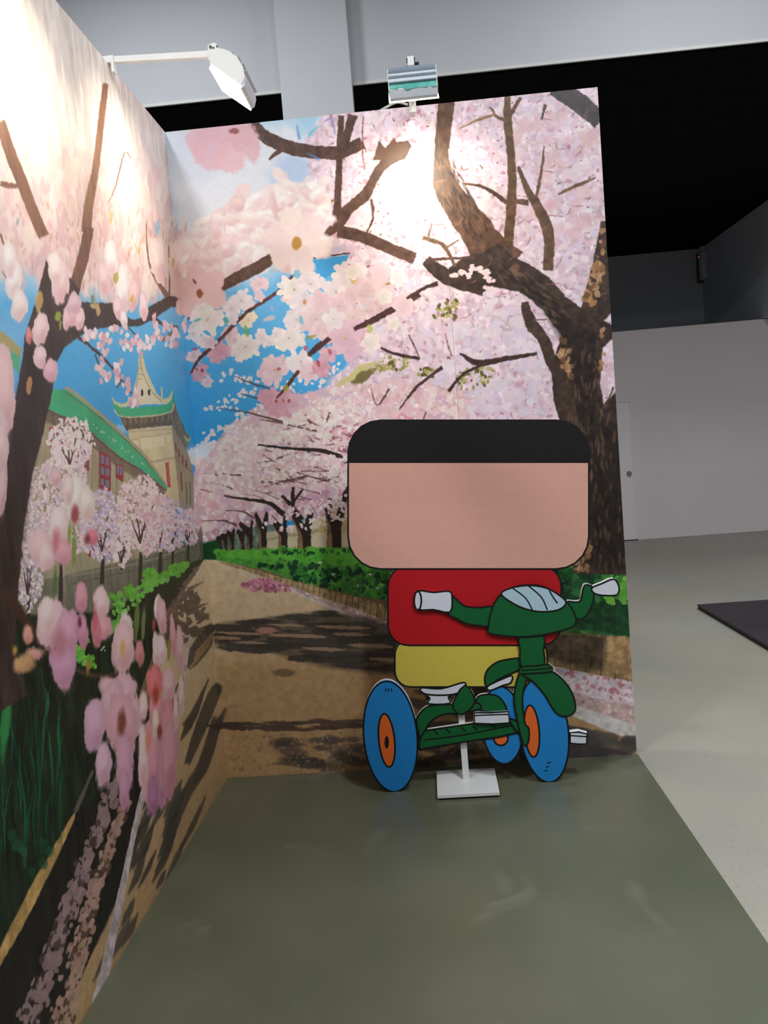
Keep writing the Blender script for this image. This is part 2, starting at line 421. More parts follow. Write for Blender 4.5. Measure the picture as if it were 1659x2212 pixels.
    for P in [[(505, 812), (550, 830), (600, 845), (640, 870)], [(470, 882), (540, 892), (610, 912)], [(560, 905), (606, 914), (640, 922), (690, 932)], [(520, 850), (560, 862), (600, 870)], [(555, 962), (620, 970), (690, 975), (735, 985)], [(440, 1022), (500, 1025), (540, 1030), (560, 1045)],
              [(498, 1074), (545, 1080), (585, 1088), (610, 1110)], [(570, 1052), (610, 1040), (665, 1028)], [(432, 1056), (470, 1066), (498, 1074)], [(435, 1125), (480, 1124), (510, 1135)], [(485, 1102), (525, 1105), (548, 1120)], [(658, 895), (672, 915)], [(695, 895), (702, 915), (712, 890)], [(640, 1020), (690, 1035), (720, 1040)], [(800, 840), (815, 875), (840, 840)], [(560, 1000), (600, 990), (640, 975)]]:
        stroke(P, [1.5] + [3] * (len(P) - 2) + [5], (92, 60, 56), 1, a=.9)
    for x, y in scatter([(440, 1040), (560, 930), (760, 880), (860, 960), (760, 1060), (560, 1090)], 70):
        L = random.uniform(18, 60); t = random.uniform(-.35, .45)
        stroke([(x, y), (x + L * .5 * math.cos(t), y + L * .5 * math.sin(t) + random.uniform(-4, 4)), (x + L * math.cos(t), y + L * math.sin(t))], (1, 1.8, 3), (88, 58, 56), 1, a=.7)
        if random.random() < .5: stroke([(x + L * .6 * math.cos(t), y + L * .6 * math.sin(t)), (x + L * .6 * math.cos(t) - 14, y + L * .6 * math.sin(t) - 14)], (2, 1), (96, 64, 60), 1, a=.7)
    mass([(450, 1010), (560, 930), (760, 870), (850, 900), (700, 1000), (560, 1060), (440, 1080)], 420, (3, 7), [(246, 234, 224), (240, 222, 214), (232, 196, 198)], soft=1.4, a=.85)
    for P, wds in [([(555, 960), (620, 968), (690, 973), (735, 985)], (3, 5, 8, 10)), ([(498, 1074), (545, 1080), (585, 1088), (612, 1112)], (3, 6, 8, 12)), ([(740, 1078), (760, 1045), (790, 1010), (800, 985)], (12, 12, 10, 8)), ([(735, 985), (750, 1000), (770, 1040), (800, 1080)], (8, 10, 14, 18)), ([(810, 1100), (808, 1040), (815, 985), (825, 945)], (14, 11, 9, 7)),
                   ([(650, 1122), (632, 1095), (608, 1070)], (12, 9, 6)), ([(632, 1095), (632, 1052)], (9, 7)), ([(632, 1085), (655, 1056)], (6, 4)), ([(717, 1098), (712, 1076)], (12, 8)), ([(735, 1098), (752, 1070), (775, 1068)], (12, 8, 3))]:
        stroke(P, wds, BARK2, 1)
    for (b0, b1, by, t0, t1, ty) in [(706, 736, 1192, 701, 746, 1096), (643, 671, 1193, 629, 676, 1112), (600, 620, 1192, 582, 618, 1120), (558, 575, 1190, 549, 579, 1112), (533, 545, 1190, 515, 546, 1132), (518, 527, 1190, 510, 528, 1148), (496, 505, 1190, 488, 508, 1150), (483, 490, 1190, 476, 492, 1158), (472, 478, 1190, 466, 480, 1165)]:
        bw = b1 - b0; m = (ty + by) / 2 - 8
        P = [(b0, by), (b0 + 1, m + 8), (t0, ty), (t0 + bw * .32, ty - 6), ((b0 + b1) / 2, m - 12), (t1 - bw * .32, ty - 10), (t1, ty - 4), (b1, m + 8), (b1 + 1, by)]
        poly(P, BARK2, 1.2, cs=(CB,))
        poly([(b0 + 1, by), (b0 + 2, m + 8), (t0 + 3, ty + 8), (b0 + bw * .3, m + 10), (b0 + bw * .42, by)], (166, 124, 84), 1.5, .9, .2, 'fine', (CB,))
    mass([(590, 1100), (780, 1060), (790, 1110), (640, 1150), (560, 1140)], 150, (2.5, 5), [WHT, PNK, (240, 226, 224)], soft=1.1)
    mass([(700, 985), (830, 975), (830, 1020), (720, 1060)], 110, (3, 6), [WHT, (240, 226, 224)], soft=1.2)
    # --- hedge
    poly([(435, 1200), (800, 1190), (1380, 1200), (1400, 1720), (300, 2600), (FAR, 6000), (FAR, 1500), (0, 1300)], (120, 92, 66), 2)
    poly([(434, 1175), (470, 1165), (480, 1210), (440, 1215)], (24, 74, 40), 3)
    hedge = [(466, 1196), (500, 1191), (536, 1192), (580, 1188), (611, 1186), (671, 1184), (737, 1183), (900, 1190), (1100, 1200), (1366, 1210), (1368, 1380), (1200, 1365), (1000, 1330), (828, 1296), (762, 1284), (677, 1262), (620, 1248), (569, 1230), (500, 1216), (468, 1211)]
    poly(hedge, ((84, 160, 56), (40, 104, 44)), 2, 1, .22, 'fine', (CB,))
    for x in range(470, 1240, 11):
        t = (x - 470) / 360; h = 8 + 15 * min(t, 1.5)
        dab(x, 1190 - 2 * t + h * .6 + random.uniform(-3, 3), 10 + 9 * t, h, jit((92, 178, 54), 12), 0, 3, .9, (CB,))
    mass(hedge, 330, (3, 8), [(66, 150, 44), (104, 188, 62), (48, 120, 44), (80, 164, 54)], soft=2)
    mass([(550, 1222), (640, 1215), (720, 1225), (880, 1250), (880, 1300), (762, 1284), (620, 1246)], 120, (3, 9), [(20, 56, 34), (26, 66, 38), (50, 120, 46)], soft=1.5)
    mass([(720, 1188), (760, 1186), (720, 1200), (590, 1195), (590, 1188)], 40, (2, 5), [(30, 76, 40)], soft=1.5)
    for x, y in [(690, 1215), (720, 1240), (800, 1240), (850, 1250), (846, 1238), (815, 1270), (770, 1265)]: dab(x, y, 4, 2.2, (226, 230, 220), 0, 1)
    for i in range(16): x = random.uniform(720, 850); stroke([(x, 1285), (x + random.uniform(-10, 10), 1250)], 2, (70, 120, 60), 1)
    poly([(1190, 1215), (1240, 1230), (1368, 1240), (1368, 1378), (1190, 1350)], (22, 66, 36), 5, 1, .3, 'fine', (CB,))
    mass([(1300, 1240), (1368, 1235), (1368, 1300), (1310, 1300)], 60, (4, 12), [(96, 176, 60), (60, 136, 50), (130, 200, 70)], soft=2.5)
    mass([(1200, 1220), (1290, 1250), (1290, 1300), (1200, 1290)], 50, (4, 10), [(46, 110, 50), (30, 84, 44)], soft=2.5)
    # --- road
    road = [(440, 1208), (468, 1209), (560, 1236), (700, 1290), (900, 1370), (1130, 1480), (1380, 1600), (1390, 1720), (300, 2400), (-400, 2700), (60, 2212), (250, 1800), (330, 1500), (400, 1270)]
    poly(road, ((224, 198, 160), (180, 140, 94)), 2, 1, .05, 'fine')
    poly([(440, 1420), (860, 1430), (1380, 1600), (1390, 1720), (480, 1720), (450, 1560)], (178, 138, 92), 40, .8, .06, 'fine', (CB,))
    # verge: pink petals, road line, kerb stones
    verge = [(500, 1216), (620, 1252), (830, 1318), (1100, 1390), (1376, 1440), (1380, 1570), (1130, 1500), (860, 1372), (690, 1300), (560, 1245)]
    poly(verge, (196, 162, 156), 3, 1, .15, 'fine', (CB,))
    mass(verge, 420, (2, 5), [(222, 186, 188), (206, 160, 164), (170, 130, 124), (232, 206, 204)], soft=1.2)
    poly([(1190, 1430), (1372, 1468), (1374, 1525), (1300, 1512), (1190, 1480)], (226, 206, 212), 5, .9, .2, 'fine', (CB,))
    mass([(1190, 1420), (1372, 1462), (1374, 1520), (1190, 1475)], 170, (3, 7), [(236, 214, 218), (226, 196, 204), (200, 130, 136)], soft=1.6)
    stroke([(520, 1238), (620, 1272), (720, 1315), (852, 1372), (1000, 1440), (1130, 1495), (1240, 1535), (1376, 1586)], (2, 4, 6, 9, 13, 18, 24, 34), (208, 198, 192), 1.6, .12, 'fine')
    mass([(516, 1262), (560, 1250), (640, 1262), (628, 1276), (540, 1275)], 120, (2.5, 7), [(206, 120, 146), (222, 146, 166), (160, 92, 112)], soft=1.2)
    kerb_top = [(474, 1212), (540, 1228), (620, 1250), (690, 1268), (762, 1288), (850, 1312), (1000, 1340), (1200, 1365), (1372, 1376)]
    kerb_bot = [(474, 1216), (540, 1236), (620, 1262), (690, 1290), (762, 1312), (850, 1348), (1000, 1390), (1200, 1440), (1374, 1474)]
    poly(kerb_top + kerb_bot[::-1], ((176, 150, 104), (150, 118, 78)), 1.5, 1, .25, 'fine', (CB,))
    T, Bt = smooth_line(kerb_top, 6), smooth_line(kerb_bot, 6)
    for i in range(2, len(T) - 1): 
        stroke([tuple(T[i]), tuple(Bt[i] + np.array((-2, -1)))], 1.2 + i * .05, (84, 70, 46), 1, a=.8)
    stroke([tuple((a + b) / 2 - np.array((0, 3))) for a, b in zip(T, Bt)], 1.4, (196, 176, 130), 1.2, a=.6)
    poly([(1150, 1362), (1310, 1372), (1300, 1445), (1150, 1420)], (66, 52, 40), 10, .85, .3, 'fine', (CB,))
    poly([(1312, 1376), (1374, 1380), (1376, 1474), (1318, 1450)], (186, 142, 96), 6, .8, .2, 'fine', (CB,))
    # painted tree shadows lying on the road (part of the picture)
    def road_shadow(P, n, rx, ry, col=(66, 58, 52), a=.9, ang=0.0, soft=3):
        for x, y in scatter(P, n): dab(x, y, random.uniform(*rx), random.uniform(*ry), jit(col, 8), ang + random.uniform(-.08, .08), soft, a)
    poly([(458, 1352), (560, 1338), (700, 1322), (850, 1352), (1100, 1480), (900, 1462), (700, 1440), (560, 1402), (458, 1390)], (74, 64, 56), 8, .8, .2, cs=(CB,), sm=3)
    road_shadow([(455, 1345), (700, 1322), (850, 1350), (980, 1440), (860, 1455), (640, 1425), (455, 1400)], 120, (16, 60), (3, 8))
    for x, y, rx, ry in [(520, 1368, 60, 3), (640, 1373, 70, 4), (760, 1370, 40, 4), (800, 1395, 50, 5), (540, 1388, 40, 3), (700, 1402, 46, 4), (740, 1355, 60, 4), (620, 1350, 40, 3), (840, 1425, 40, 5), (490, 1378, 30, 4)]: dab(x, y, rx, ry, (172, 136, 106), .04, 3, .85)
    dab(575, 1362, 22, 8, (196, 140, 112), 0, 5, .8); dab(612, 1453, 22, 9, (104, 84, 60), 0, 6, .8)
    road_shadow([(480, 1560), (780, 1555), (1000, 1560), (1000, 1575), (780, 1572), (480, 1580)], 40, (20, 60), (2, 6), (84, 66, 54))
    road_shadow([(600, 1600), (790, 1588), (1120, 1570), (1376, 1600), (1376, 1632), (760, 1660), (640, 1655)], 90, (14, 46), (4, 12), (80, 68, 60), .75, 0, 6)
    road_shadow([(1100, 1560), (1376, 1590), (1376, 1632), (1100, 1640)], 70, (14, 40), (5, 14), (72, 66, 62), .8, .1, 6)
    road_shadow([(880, 1400), (1130, 1480), (1130, 1560), (900, 1540)], 50, (14, 40), (4, 12), (84, 70, 58), .7, .2, 6)
    mass([(485, 1590), (800, 1580), (1120, 1600), (1120, 1650), (490, 1680)], 500, (1.5, 3.5), [(184, 146, 112), (120, 92, 72), (150, 112, 82)], soft=1.2, a=.6)
    # --- left panel: building
    poly([(FAR, 400), (60, 690), (50, 770), (0, 1000), (FAR, 1300)], (150, 190, 220), 30, .5, cs=(CL,))
    poly([(-40, 690), (0, 712), (47, 752), (44, 772), (0, 740), (-40, 715)], (168, 152, 98), 1.5, cs=(CL,))
    poly([(-60, 710), (0, 740), (44, 772), (40, 806), (0, 770), (-60, 740)], (78, 168, 128), 1.5, cs=(CL,))
    facade = [(70, 880), (120, 900), (175, 917), (259, 986), (359, 1060), (380, 1100), (380, 1190), (150, 1245), (20, 1290)]
    poly(facade, ((176, 160, 124), (160, 148, 118)), 1.5, 1, .1, 'tall', (CL,))
    poly([(100, 880), (175, 914), (259, 984), (359, 1058), (362, 1074), (259, 1012), (175, 946), (100, 912)], (104, 88, 68), 2.5, .85, .15, 'tall', (CL,))
    for x in range(110, 350, 13):
        y = 915 + (x - 110) * .6; stroke([(x, y), (x - 4, y + 120)], 2.2, (138, 124, 96), 1, a=.7)
    tower = [(277, 926), (371, 918), (374, 948), (389, 1095), (366, 1085), (330, 1005), (279, 954)]
    poly(tower, ((216, 200, 156), (206, 186, 136)), 1.2, 1, .06, cs=(CL,))
    poly([(371, 918), (398, 955), (410, 990), (418, 1035), (419, 1100), (389, 1095), (374, 948)], (150, 138, 108), 1.2, 1, .1, cs=(CL,))
    for P in [[(300, 944), (352, 938), (354, 962), (302, 968)], [(281, 950), (297, 947), (298, 966), (283, 969)], [(356, 937), (368, 935), (369, 952), (358, 954)]]:
        poly(P, (178, 160, 118), 1, cs=(CL,)); poly([(x + 1.5, y + 2) for x, y in P], (222, 208, 164), 1, cs=(CL,))
    stroke([(279, 932), (371, 926)], 3, (180, 164, 120), 1); stroke([(325, 998), (378, 988)], 4, (176, 160, 120), 1); stroke([(378, 988), (414, 1020)], 3, (120, 108, 84), 1)
    poly([(357, 1000), (364, 998), (369, 1052), (362, 1053)], (178, 40, 44), 1, cs=(CL,))
    for i in range(8): dab(361.5 + i * .55, 1005 + i * 5.6, 1.3, 1.5, (214, 150, 130), 0, .8)
    for x, y in [(377, 955), (384, 968), (392, 980), (400, 992)]: poly([(x, y), (x + 4, y + 4), (x + 5, y + 22), (x + 1, y + 18)], (128, 44, 44), 1, cs=(CL,))
    poly([(389, 1018), (393, 1022), (395, 1062), (391, 1058)], (150, 48, 46), 1, cs=(CL,))
    stroke([(402, 1040), (404, 1090)], 3, (96, 90, 76), 1); stroke([(410, 1040), (411, 1092)], 3, (96, 90, 76), 1)
    # tower roof
    poly([(254, 890), (374, 884), (372, 918), (271, 928)], (96, 84, 60), 1.2, 1, .2, 'fine', (CL,))
    for i in range(9): stroke([(268 + i * 12, 904 - i), (271 + i * 11.5, 916 - i)], 3, (136, 120, 86), 1)
    poly([(374, 850), (380, 880), (400, 930), (411, 944), (409, 958), (401, 970), (388, 948), (372, 918), (366, 890)], (112, 100, 76), 1.2, 1, .2, 'fine', (CL,))
    stroke([(398, 940), (406, 952), (411, 943)], (2, 5, 2), (196, 184, 130), 1); stroke([(396, 948), (404, 958), (408, 956)], 3, (60, 150, 110), 1)
    poly([(240, 858), (252, 872), (270, 880), (289, 879), (330, 878), (360, 874), (370, 862), (374, 842), (376, 868), (366, 892), (310, 899), (262, 900), (246, 880)], (62, 172, 112), 1.2, cs=(CL,))
    stroke([(246, 884), (262, 899), (310, 899), (366, 891), (375, 872)], 3, (206, 192, 146), 1)
    poly([(240, 855), (250, 868), (266, 872), (284, 862), (298, 800), (300, 754), (305, 756), (316, 800), (338, 848), (352, 862), (364, 858), (374, 839), (371, 862), (360, 874), (330, 872), (289, 876), (262, 879), (246, 872)], (214, 200, 160), 1.2, cs=(CL,))
    poly([(306, 800), (345, 866), (352, 872), (290, 874)], (222, 210, 172), 1, cs=(CL,))
    stroke([(303, 762), (306, 800), (326, 842), (350, 868)], 2, (160, 146, 110), 1); stroke([(300, 790), (292, 850), (288, 872)], 2, (176, 160, 120), 1)
    dab(307, 848, 2.6, 6.5, (60, 40, 34), 0, 1); dab(322, 847, 2.6, 6.5, (60, 40, 34), 0, 1)
    for y in (772, 784, 796, 808, 818): stroke([(300, y), (308, y)], 1.6, (150, 136, 100), .8)
    stroke([(349, 836), (350, 860)], 4, (206, 192, 150), 1)
    # long green roof
    poly([(98, 858), (110, 840), (140, 842), (160, 850), (230, 908), (304, 976), (330, 1008), (362, 1052), (360, 1060), (301, 1010), (259, 986), (175, 916), (100, 882)], (56, 164, 108), 1.3, 1, .1, cs=(CL,))
    stroke([(140, 838), (160, 848), (230, 906), (304, 974), (330, 1006), (362, 1052)], (7, 7, 6, 6, 5, 3), (170, 152, 112), 1)
    stroke([(140, 846), (230, 913), (304, 982), (330, 1013)], 2, (110, 96, 72), 1)
    stroke([(100, 886), (175, 919), (259, 989), (301, 1013), (359, 1060)], 3, (122, 46, 42), 1)
    for i in range(34):
        t = i / 33; x, y = 104 + t * 250, 884 + t * 168 + 10 * math.sin(t * 3.1) * -1 + (0 if t > .3 else 4)
    mass([(150, 880), (240, 940), (330, 1020), (300, 1000), (200, 920)], 26, (1.5, 3), [(150, 214, 180)], soft=1, sq=.7)
    # red windows with panes
    def window(x0, y0, x1, y1, sk, rows):
        poly([(x0, y0), (x1, y0 + sk), (x1, y1 + sk), (x0, y1)], (156, 40, 46), 1, cs=(CL,))
        for r in range(rows):
            for q in range(2):
                a0 = x0 + (x1 - x0) * (.14 + .42 * q); a1 = a0 + (x1 - x0) * .30
                b0 = y0 + (y1 - y0) * (.08 + r * .9 / rows) + sk * (.2 + .4 * q); b1 = b0 + (y1 - y0) * .62 / rows
                poly([(a0, b0), (a1, b0 + 1), (a1, b1 + 1), (a0, b1)], (112, 122, 140), .9, cs=(CL,))
    window(107, 922, 138, 952, 14, 2); window(166, 944, 192, 1004, 14, 3); window(214, 974, 239, 1056, 10, 3); window(250, 1000, 266, 1032, 8, 1)
    window(190, 1150, 203, 1200, 2, 1); window(233, 1158, 252, 1196, 2, 1); window(262, 1140, 275, 1190, 0, 1); window(318, 1180, 328, 1205, 0, 1)
    # low stone wall
    poly([(0, 1270), (150, 1240), (300, 1205), (380, 1180), (436, 1150), (440, 1200), (420, 1225), (330, 1275), (200, 1350), (0, 1400)], ((128, 122, 100), (96, 90, 76)), 1.5, 1, .15, 'tall', (CL,))
    stroke([(150, 1244), (300, 1216), (400, 1185)], 3, (150, 142, 116), 1); stroke([(150, 1262), (300, 1228), (400, 1192)], 2, (84, 80, 68), 1)
    poly([(405, 1110), (436, 1140), (440, 1200), (418, 1212), (405, 1170)], (112, 104, 94), 2, .9, .25, 'tall', (CL,))
    # garden trees
    def gtree(x, y, rx, ry, pal, n, tr):
        stroke([(x, y + ry * .2), (x + 2, y + ry * .8), (x, tr)], (4, 6, 10) if rx > 30 else (3, 4, 6), (58, 44, 42), 1)
        for dx in (-.5, -.2, .3, .6): stroke([(x, y + ry * .6), (x + dx * rx * .6, y + ry * .1), (x + dx * rx, y - ry * .4)], (5, 3, 1.5), (74, 54, 54), 1)
        P = [(x + rx * math.cos(t) * random.uniform(.85, 1.1), y + ry * math.sin(t) * random.uniform(.85, 1.1)) for t in np.linspace(0, 6.28, 16)]
        mass(P, n, (3, 7), pal, .75, 1.4)
        mass(P, n // 2, (1.8, 3.6), [WHT, (244, 224, 220)], .75, 1)
        for dx in (-.6, -.1, .4): stroke([(x, y + ry * .7), (x + dx * rx * .5, y + ry * .2)], (4, 2), (74, 54, 54), 1)
    gtree(405, 1140, 26, 40, [PNK, LIL, (226, 180, 190)], 150, 1212)
    gtree(372, 1135, 30, 55, [LIL, PNK, (206, 170, 196)], 190, 1226)
    gtree(345, 1130, 34, 60, [PNK, (226, 184, 186), LIL], 230, 1240)
    gtree(220, 1135, 46, 80, [LIL, (190, 172, 208), (206, 180, 200), PNK], 380, 1262)
    gtree(302, 1110, 56, 90, [PNK, (230, 190, 190), (236, 206, 198), (220, 170, 178)], 520, 1272)
    gtree(262, 1180, 22, 50, [WHT, PNK], 90, 1230)
    gtree(130, 1090, 75, 125, [PNK, (232, 200, 198), (226, 190, 192), (206, 180, 196)], 800, 1320)
    gtree(60, 1200, 36, 120, [(206, 184, 190), (222, 196, 196), (180, 160, 170)], 380, 1340)
    gtree(150, 960, 50, 60, [WHT, PNK, (240, 216, 210)], 280, 1000)
    # --- left panel: dark garden bed and bright shrubs
    poly([(FAR, 1500), (0, 1330), (150, 1325), (230, 1320), (330, 1270), (420, 1212), (440, 1208), (415, 1245), (360, 1330), (300, 1500), (240, 1700), (140, 1800), (0, 2060), (FAR, 5200)], (24, 34, 22), 3, 1, .5, 'tall', (CL,))
    for x, y, rx, ry in [(285, 1285, 30, 20), (255, 1312, 22, 34), (262, 1345, 20, 24), (318, 1262, 14, 12), (338, 1250, 12, 12), (358, 1242, 9, 10), (378, 1232, 7, 9), (392, 1225, 7, 6), (400, 1219, 5, 4), (170, 1410, 12, 20), (190, 1425, 16, 14), (320, 1240, 10, 8)]:
        for i in range(26): dab(x + random.gauss(0, rx * .5), y + random.gauss(0, ry * .5), random.uniform(3, 8), random.uniform(3, 8), jit((104, 178, 62), 18), 0, 1.6)
    poly([(415, 1240), (440, 1208), (430, 1225), (372, 1320), (355, 1345), (352, 1330)], (120, 84, 84), 3, .9, .3, 'fine', (CL,))
    # leaf shadows and steps of shade on the road, left panel
    for x, y in scatter([(380, 1290), (410, 1270), (440, 1310), (455, 1360), (400, 1390), (350, 1400), (350, 1350)], 80): dab(x, y, random.uniform(4, 12), random.uniform(3, 9), jit((92, 74, 62), 8), -.6, 2, .85)
    for x, y in scatter([(432, 1215), (420, 1240), (400, 1265), (385, 1275)], 20): dab(x, y, random.uniform(3, 8), random.uniform(2, 4), (110, 90, 76), -.6, 1.5, .8)
    stroke([(405, 1275), (440, 1255)], (10, 1), (110, 90, 76), 2); stroke([(400, 1322), (450, 1302)], (14, 1), (92, 74, 62), 2); stroke([(400, 1300), (432, 1300)], (10, 2), (92, 74, 62), 2)
    poly([(458, 1346), (459, 1392), (420, 1440), (404, 1440), (410, 1400), (440, 1360)], (78, 66, 56), 4, .9, .2, 'fine', (CL,), 2)
    for x0, y0 in [(448, 1385), (440, 1402), (452, 1372)]: stroke([(x0 + 14, y0 - 12), (x0 - 30, y0 + 40)], (3, 5), (164, 126, 88), 2)
    for i in range(95):
        x0 = random.uniform(215, 482); y0 = random.uniform(1500, 2080)
        lo_x = 486 - (y0 - 1682) * .6 if y0 > 1682 else 474
        if x0 > lo_x or x0 < lo_x - 150 + (y0 - 1682) * .05: continue
        L = random.uniform(40, 130)
        stroke([(x0 + L * .22, y0 - L * .5), (x0, y0), (x0 - L * .25, y0 + L * .5)], (3, random.uniform(9, 20), 3), jit((64, 58, 50), 10), 4, a=.85)
    stroke([(474, 1478), (462, 1500), (430, 1580), (404, 1650)], (14, 26, 24, 12), (62, 56, 50), 4, a=.9)
    stroke([(438, 1498), (420, 1540), (402, 1570)], (4, 16, 20), (66, 58, 52), 4, a=.9)
    stroke([(470, 1550), (440, 1650), (400, 1720), (350, 1850)], (22, 26, 22, 14), (64, 58, 52), 5, a=.85)
    # kerb, petal drifts and white line at the foot of the left panel
    poly([(163, 1755), (250, 1690), (330, 1500), (340, 1560), (300, 1760), (262, 1920), (130, 2212), (-40, 2600), (FAR, 4400), (0, 2075)], (30, 25, 22), 3, 1, .3, 'tall', (CL,))
    for i in range(420):
        t = random.random(); x = 250 + (59 - 250) * t + random.gauss(0, 6 + 8 * t); y = 1690 + 522 * t
        dab(x, y, random.uniform(3, 7), random.uniform(5, 13), jit((150, 120, 118) if random.random() < .75 else (70, 52, 48), 12), .35, 1.5, .9)
    for i in range(420):
        t = random.random(); x = np.interp(t, [0, .4, 1], [270, 205, 133]) + random.gauss(0, 5 + 6 * t); y = 1730 + 482 * t
        dab(x, y, random.uniform(3, 6), random.uniform(5, 12), jit((176, 136, 118) if random.random() < .75 else (84, 60, 48), 12), .35, 1.5, .9)
    for i in range(260):
        t = random.random(); x = -60 - 330 * t + random.gauss(0, 14); y = 2400 + 700 * t
        dab(x, y, 9, 16, jit((150, 120, 118), 12), .35, 1.5, .9)
    poly([(163, 1752), (152, 1765), (60, 1925), (0, 2045), (-300, 2600), (-300, 2700), (0, 2085), (45, 2010), (120, 1860), (160, 1772)], (188, 144, 84), 2, 1, .2, 'fine', (CL,))
    stroke([(200, 1665), (163, 1752)], (6, 10), (96, 84, 72), 2)
    stroke([(410, 1370), (400, 1450), (375, 1560), (330, 1660), (309, 1712), (287, 1808), (268, 1900), (236, 2055), (210, 2170)], (3, 5, 7, 9, 11, 12, 14, 20, 26), (196, 176, 174), 1.6, .2, 'fine')
    # grass blades in the dark bed
    for i in range(170):
        x = random.uniform(-500, 130); y = random.uniform(1480, 1780); L = random.uniform(60, 200)
        g = jit((26, 104, 56), 18) if random.random() < .7 else jit((16, 62, 36), 10)
        stroke([(x + random.uniform(-14, 14), y - L * .5), (x, y), (x + random.uniform(-6, 6), y + L * .5)], (1, random.uniform(2, 6), 1), g, 2, a=.7)
    for i in range(40):
        dab(random.uniform(-200, 110), random.uniform(1790, 1900), random.uniform(4, 12), random.uniform(6, 18), jit((26, 80, 44), 16), 0, 3, .6)
    dab(12, 1560, 10, 80, (50, 150, 70), .1, 14, .8)
    # --- big blossom veils at the top of the left panel and across the corner
    veil = [(FAR, -9000), (356, 300), (400, 420), (440, 480), (420, 640), (300, 640), (180, 640), (60, 560), (0, 540), (FAR, 700)]
    poly(veil, (222, 192, 186), 30, .95, .14, 'tall', (CL,))
    poly([(FAR, -9000), (250, 160), (356, 290), (340, 420), (150, 400), (0, 430), (FAR, 200)], (226, 214, 206), 50, .9, .10, 'tall', (CL,))
    for x, y in scatter([(-700, 120), (0, 360), (330, 330), (400, 500), (430, 640), (300, 660), (0, 600), (-700, 560)], 900):
        dab(x, y, random.uniform(5, 13), random.uniform(14, 38), jit(random.choice([(230, 208, 204), (234, 214, 202), (222, 184, 184), (226, 196, 190), (212, 172, 174)]), 6), random.uniform(-.15, .15), 7, .65)
    for x, y in scatter([(0, 430), (180, 420), (400, 480), (420, 640), (200, 640), (0, 560)], 200):
        dab(x, y, random.uniform(1.2, 3), random.uniform(5, 12), jit(random.choice([(190, 140, 132), (176, 140, 110), (210, 160, 160)]), 8), random.uniform(-.3, .3), 3, .45)
    for x, y, rx, ry, c in [(340, 490, 7, 22, (140, 186, 220)), (38, 478, 4, 10, (110, 120, 130)), (300, 540, 4, 12, (170, 150, 80)), (130, 445, 6, 16, (226, 170, 176)), (60, 455, 8, 14, (226, 176, 182)), (240, 470, 5, 18, (186, 160, 92)), (250, 600, 6, 14, (160, 146, 70))]: dab(x, y, rx * .8, ry * .8, c, .1, 8, .7)
    for P, wds in [([(316, 480), (318, 540), (330, 590), (362, 640)], (2, 3, 6, 12)), ([(364, 530), (366, 600), (365, 645)], (2, 3, 4)), ([(0, 505), (14, 545), (20, 570)], (4, 4, 3)), ([(0, 395), (20, 400), (44, 402)], (10, 12, 8)), ([(282, 340), (268, 330), (250, 400), (232, 440)], (2, 3, 3, 1)), ([(350, 735), (385, 707)], (6, 5)), ([(5, 585), (26, 622)], (2, 2))]:
        stroke(P, wds, (120, 84, 66), 1.4)
    # --- big dark tree, left panel
    stroke([(0, 262), (22, 330), (50, 400), (72, 460), (95, 510)], (22, 24, 24, 24, 24), (122, 84, 62), 2, .15, 'tall')
    stroke([(228, 180), (222, 230), (214, 300), (205, 372), (192, 440), (186, 500)], (12, 14, 15, 16, 20, 22), (128, 90, 66), 2, .15, 'tall')
    stroke([(192, 490), (178, 560), (160, 620), (140, 700)], (21, 24, 26, 34), (106, 70, 54), 1.6, .15, 'tall')
    trunk = [(99, 562), (120, 590), (152, 600), (172, 625), (165, 652), (247, 655), (282, 690), (301, 688), (325, 660), (362, 640), (401, 638), (424, 640), (424, 664), (405, 664), (370, 662), (330, 690), (300, 704), (235, 706), (190, 712), (140, 750), (122, 780), (112, 848), (88, 956), (70, 1020), (50, 1141), (38, 1292), (30, 1390), (60, 1500), (-40, 1560), (-700, 2200), (-900, 1500), (-60, 1200), (0, 1012), (20, 930), (50, 764), (54, 722), (80, 640)]
    poly(trunk, (56, 42, 38), 1.6, 1, .28, 'tall', (CL,))
    poly([(80, 700), (110, 760), (80, 960), (40, 1200), (10, 1400), (-300, 1700), (-200, 1300), (0, 1040), (40, 840)], (36, 29, 27), 14, .7, .2, 'tall', (CL,))
    for P, wds in [([(165, 725), (200, 752), (235, 785), (262, 820), (285, 850)], (7, 6, 5, 4, 2)), ([(330, 682), (352, 700), (385, 706)], (6, 6, 4)), ([(405, 655), (408, 690)], (5, 3)), ([(275, 705), (300, 730)], (3, 2)), ([(205, 765), (218, 800)], (3, 2)), ([(262, 820), (252, 838)], (2, 2))]:
        stroke(P, wds, (66, 44, 42), 1.2)
    stroke([(0, 1270), (40, 1320), (90, 1390), (120, 1420)], (30, 22, 16, 10), (58, 40, 30), 4)
    stroke([(120, 1425), (200, 1460), (260, 1452)], (8, 9, 5), (80, 56, 40), 3)
    # the picture goes on towards the open end of the side panel
    for x, y in scatter([(-2300, 100), (-40, 500), (-30, 1000), (-60, 1180), (-2300, 2000)], 520):
        q = 14 + abs(x) * .035; petal(x, y, q * random.uniform(.6, 1), q * random.uniform(1, 1.7), jit(random.choice([PNK, WHT, (230, 190, 192), (226, 180, 184)]), 8), 5)
    for k in range(5):
        x = -120 - 330 * k; stroke([(x, 500 - k * 60), (x + 60, 800), (x - 40, 1200), (x - 90, 1700 + k * 130)], (12, 26, 40, 60), (62, 46, 40), 2, .2, 'tall')
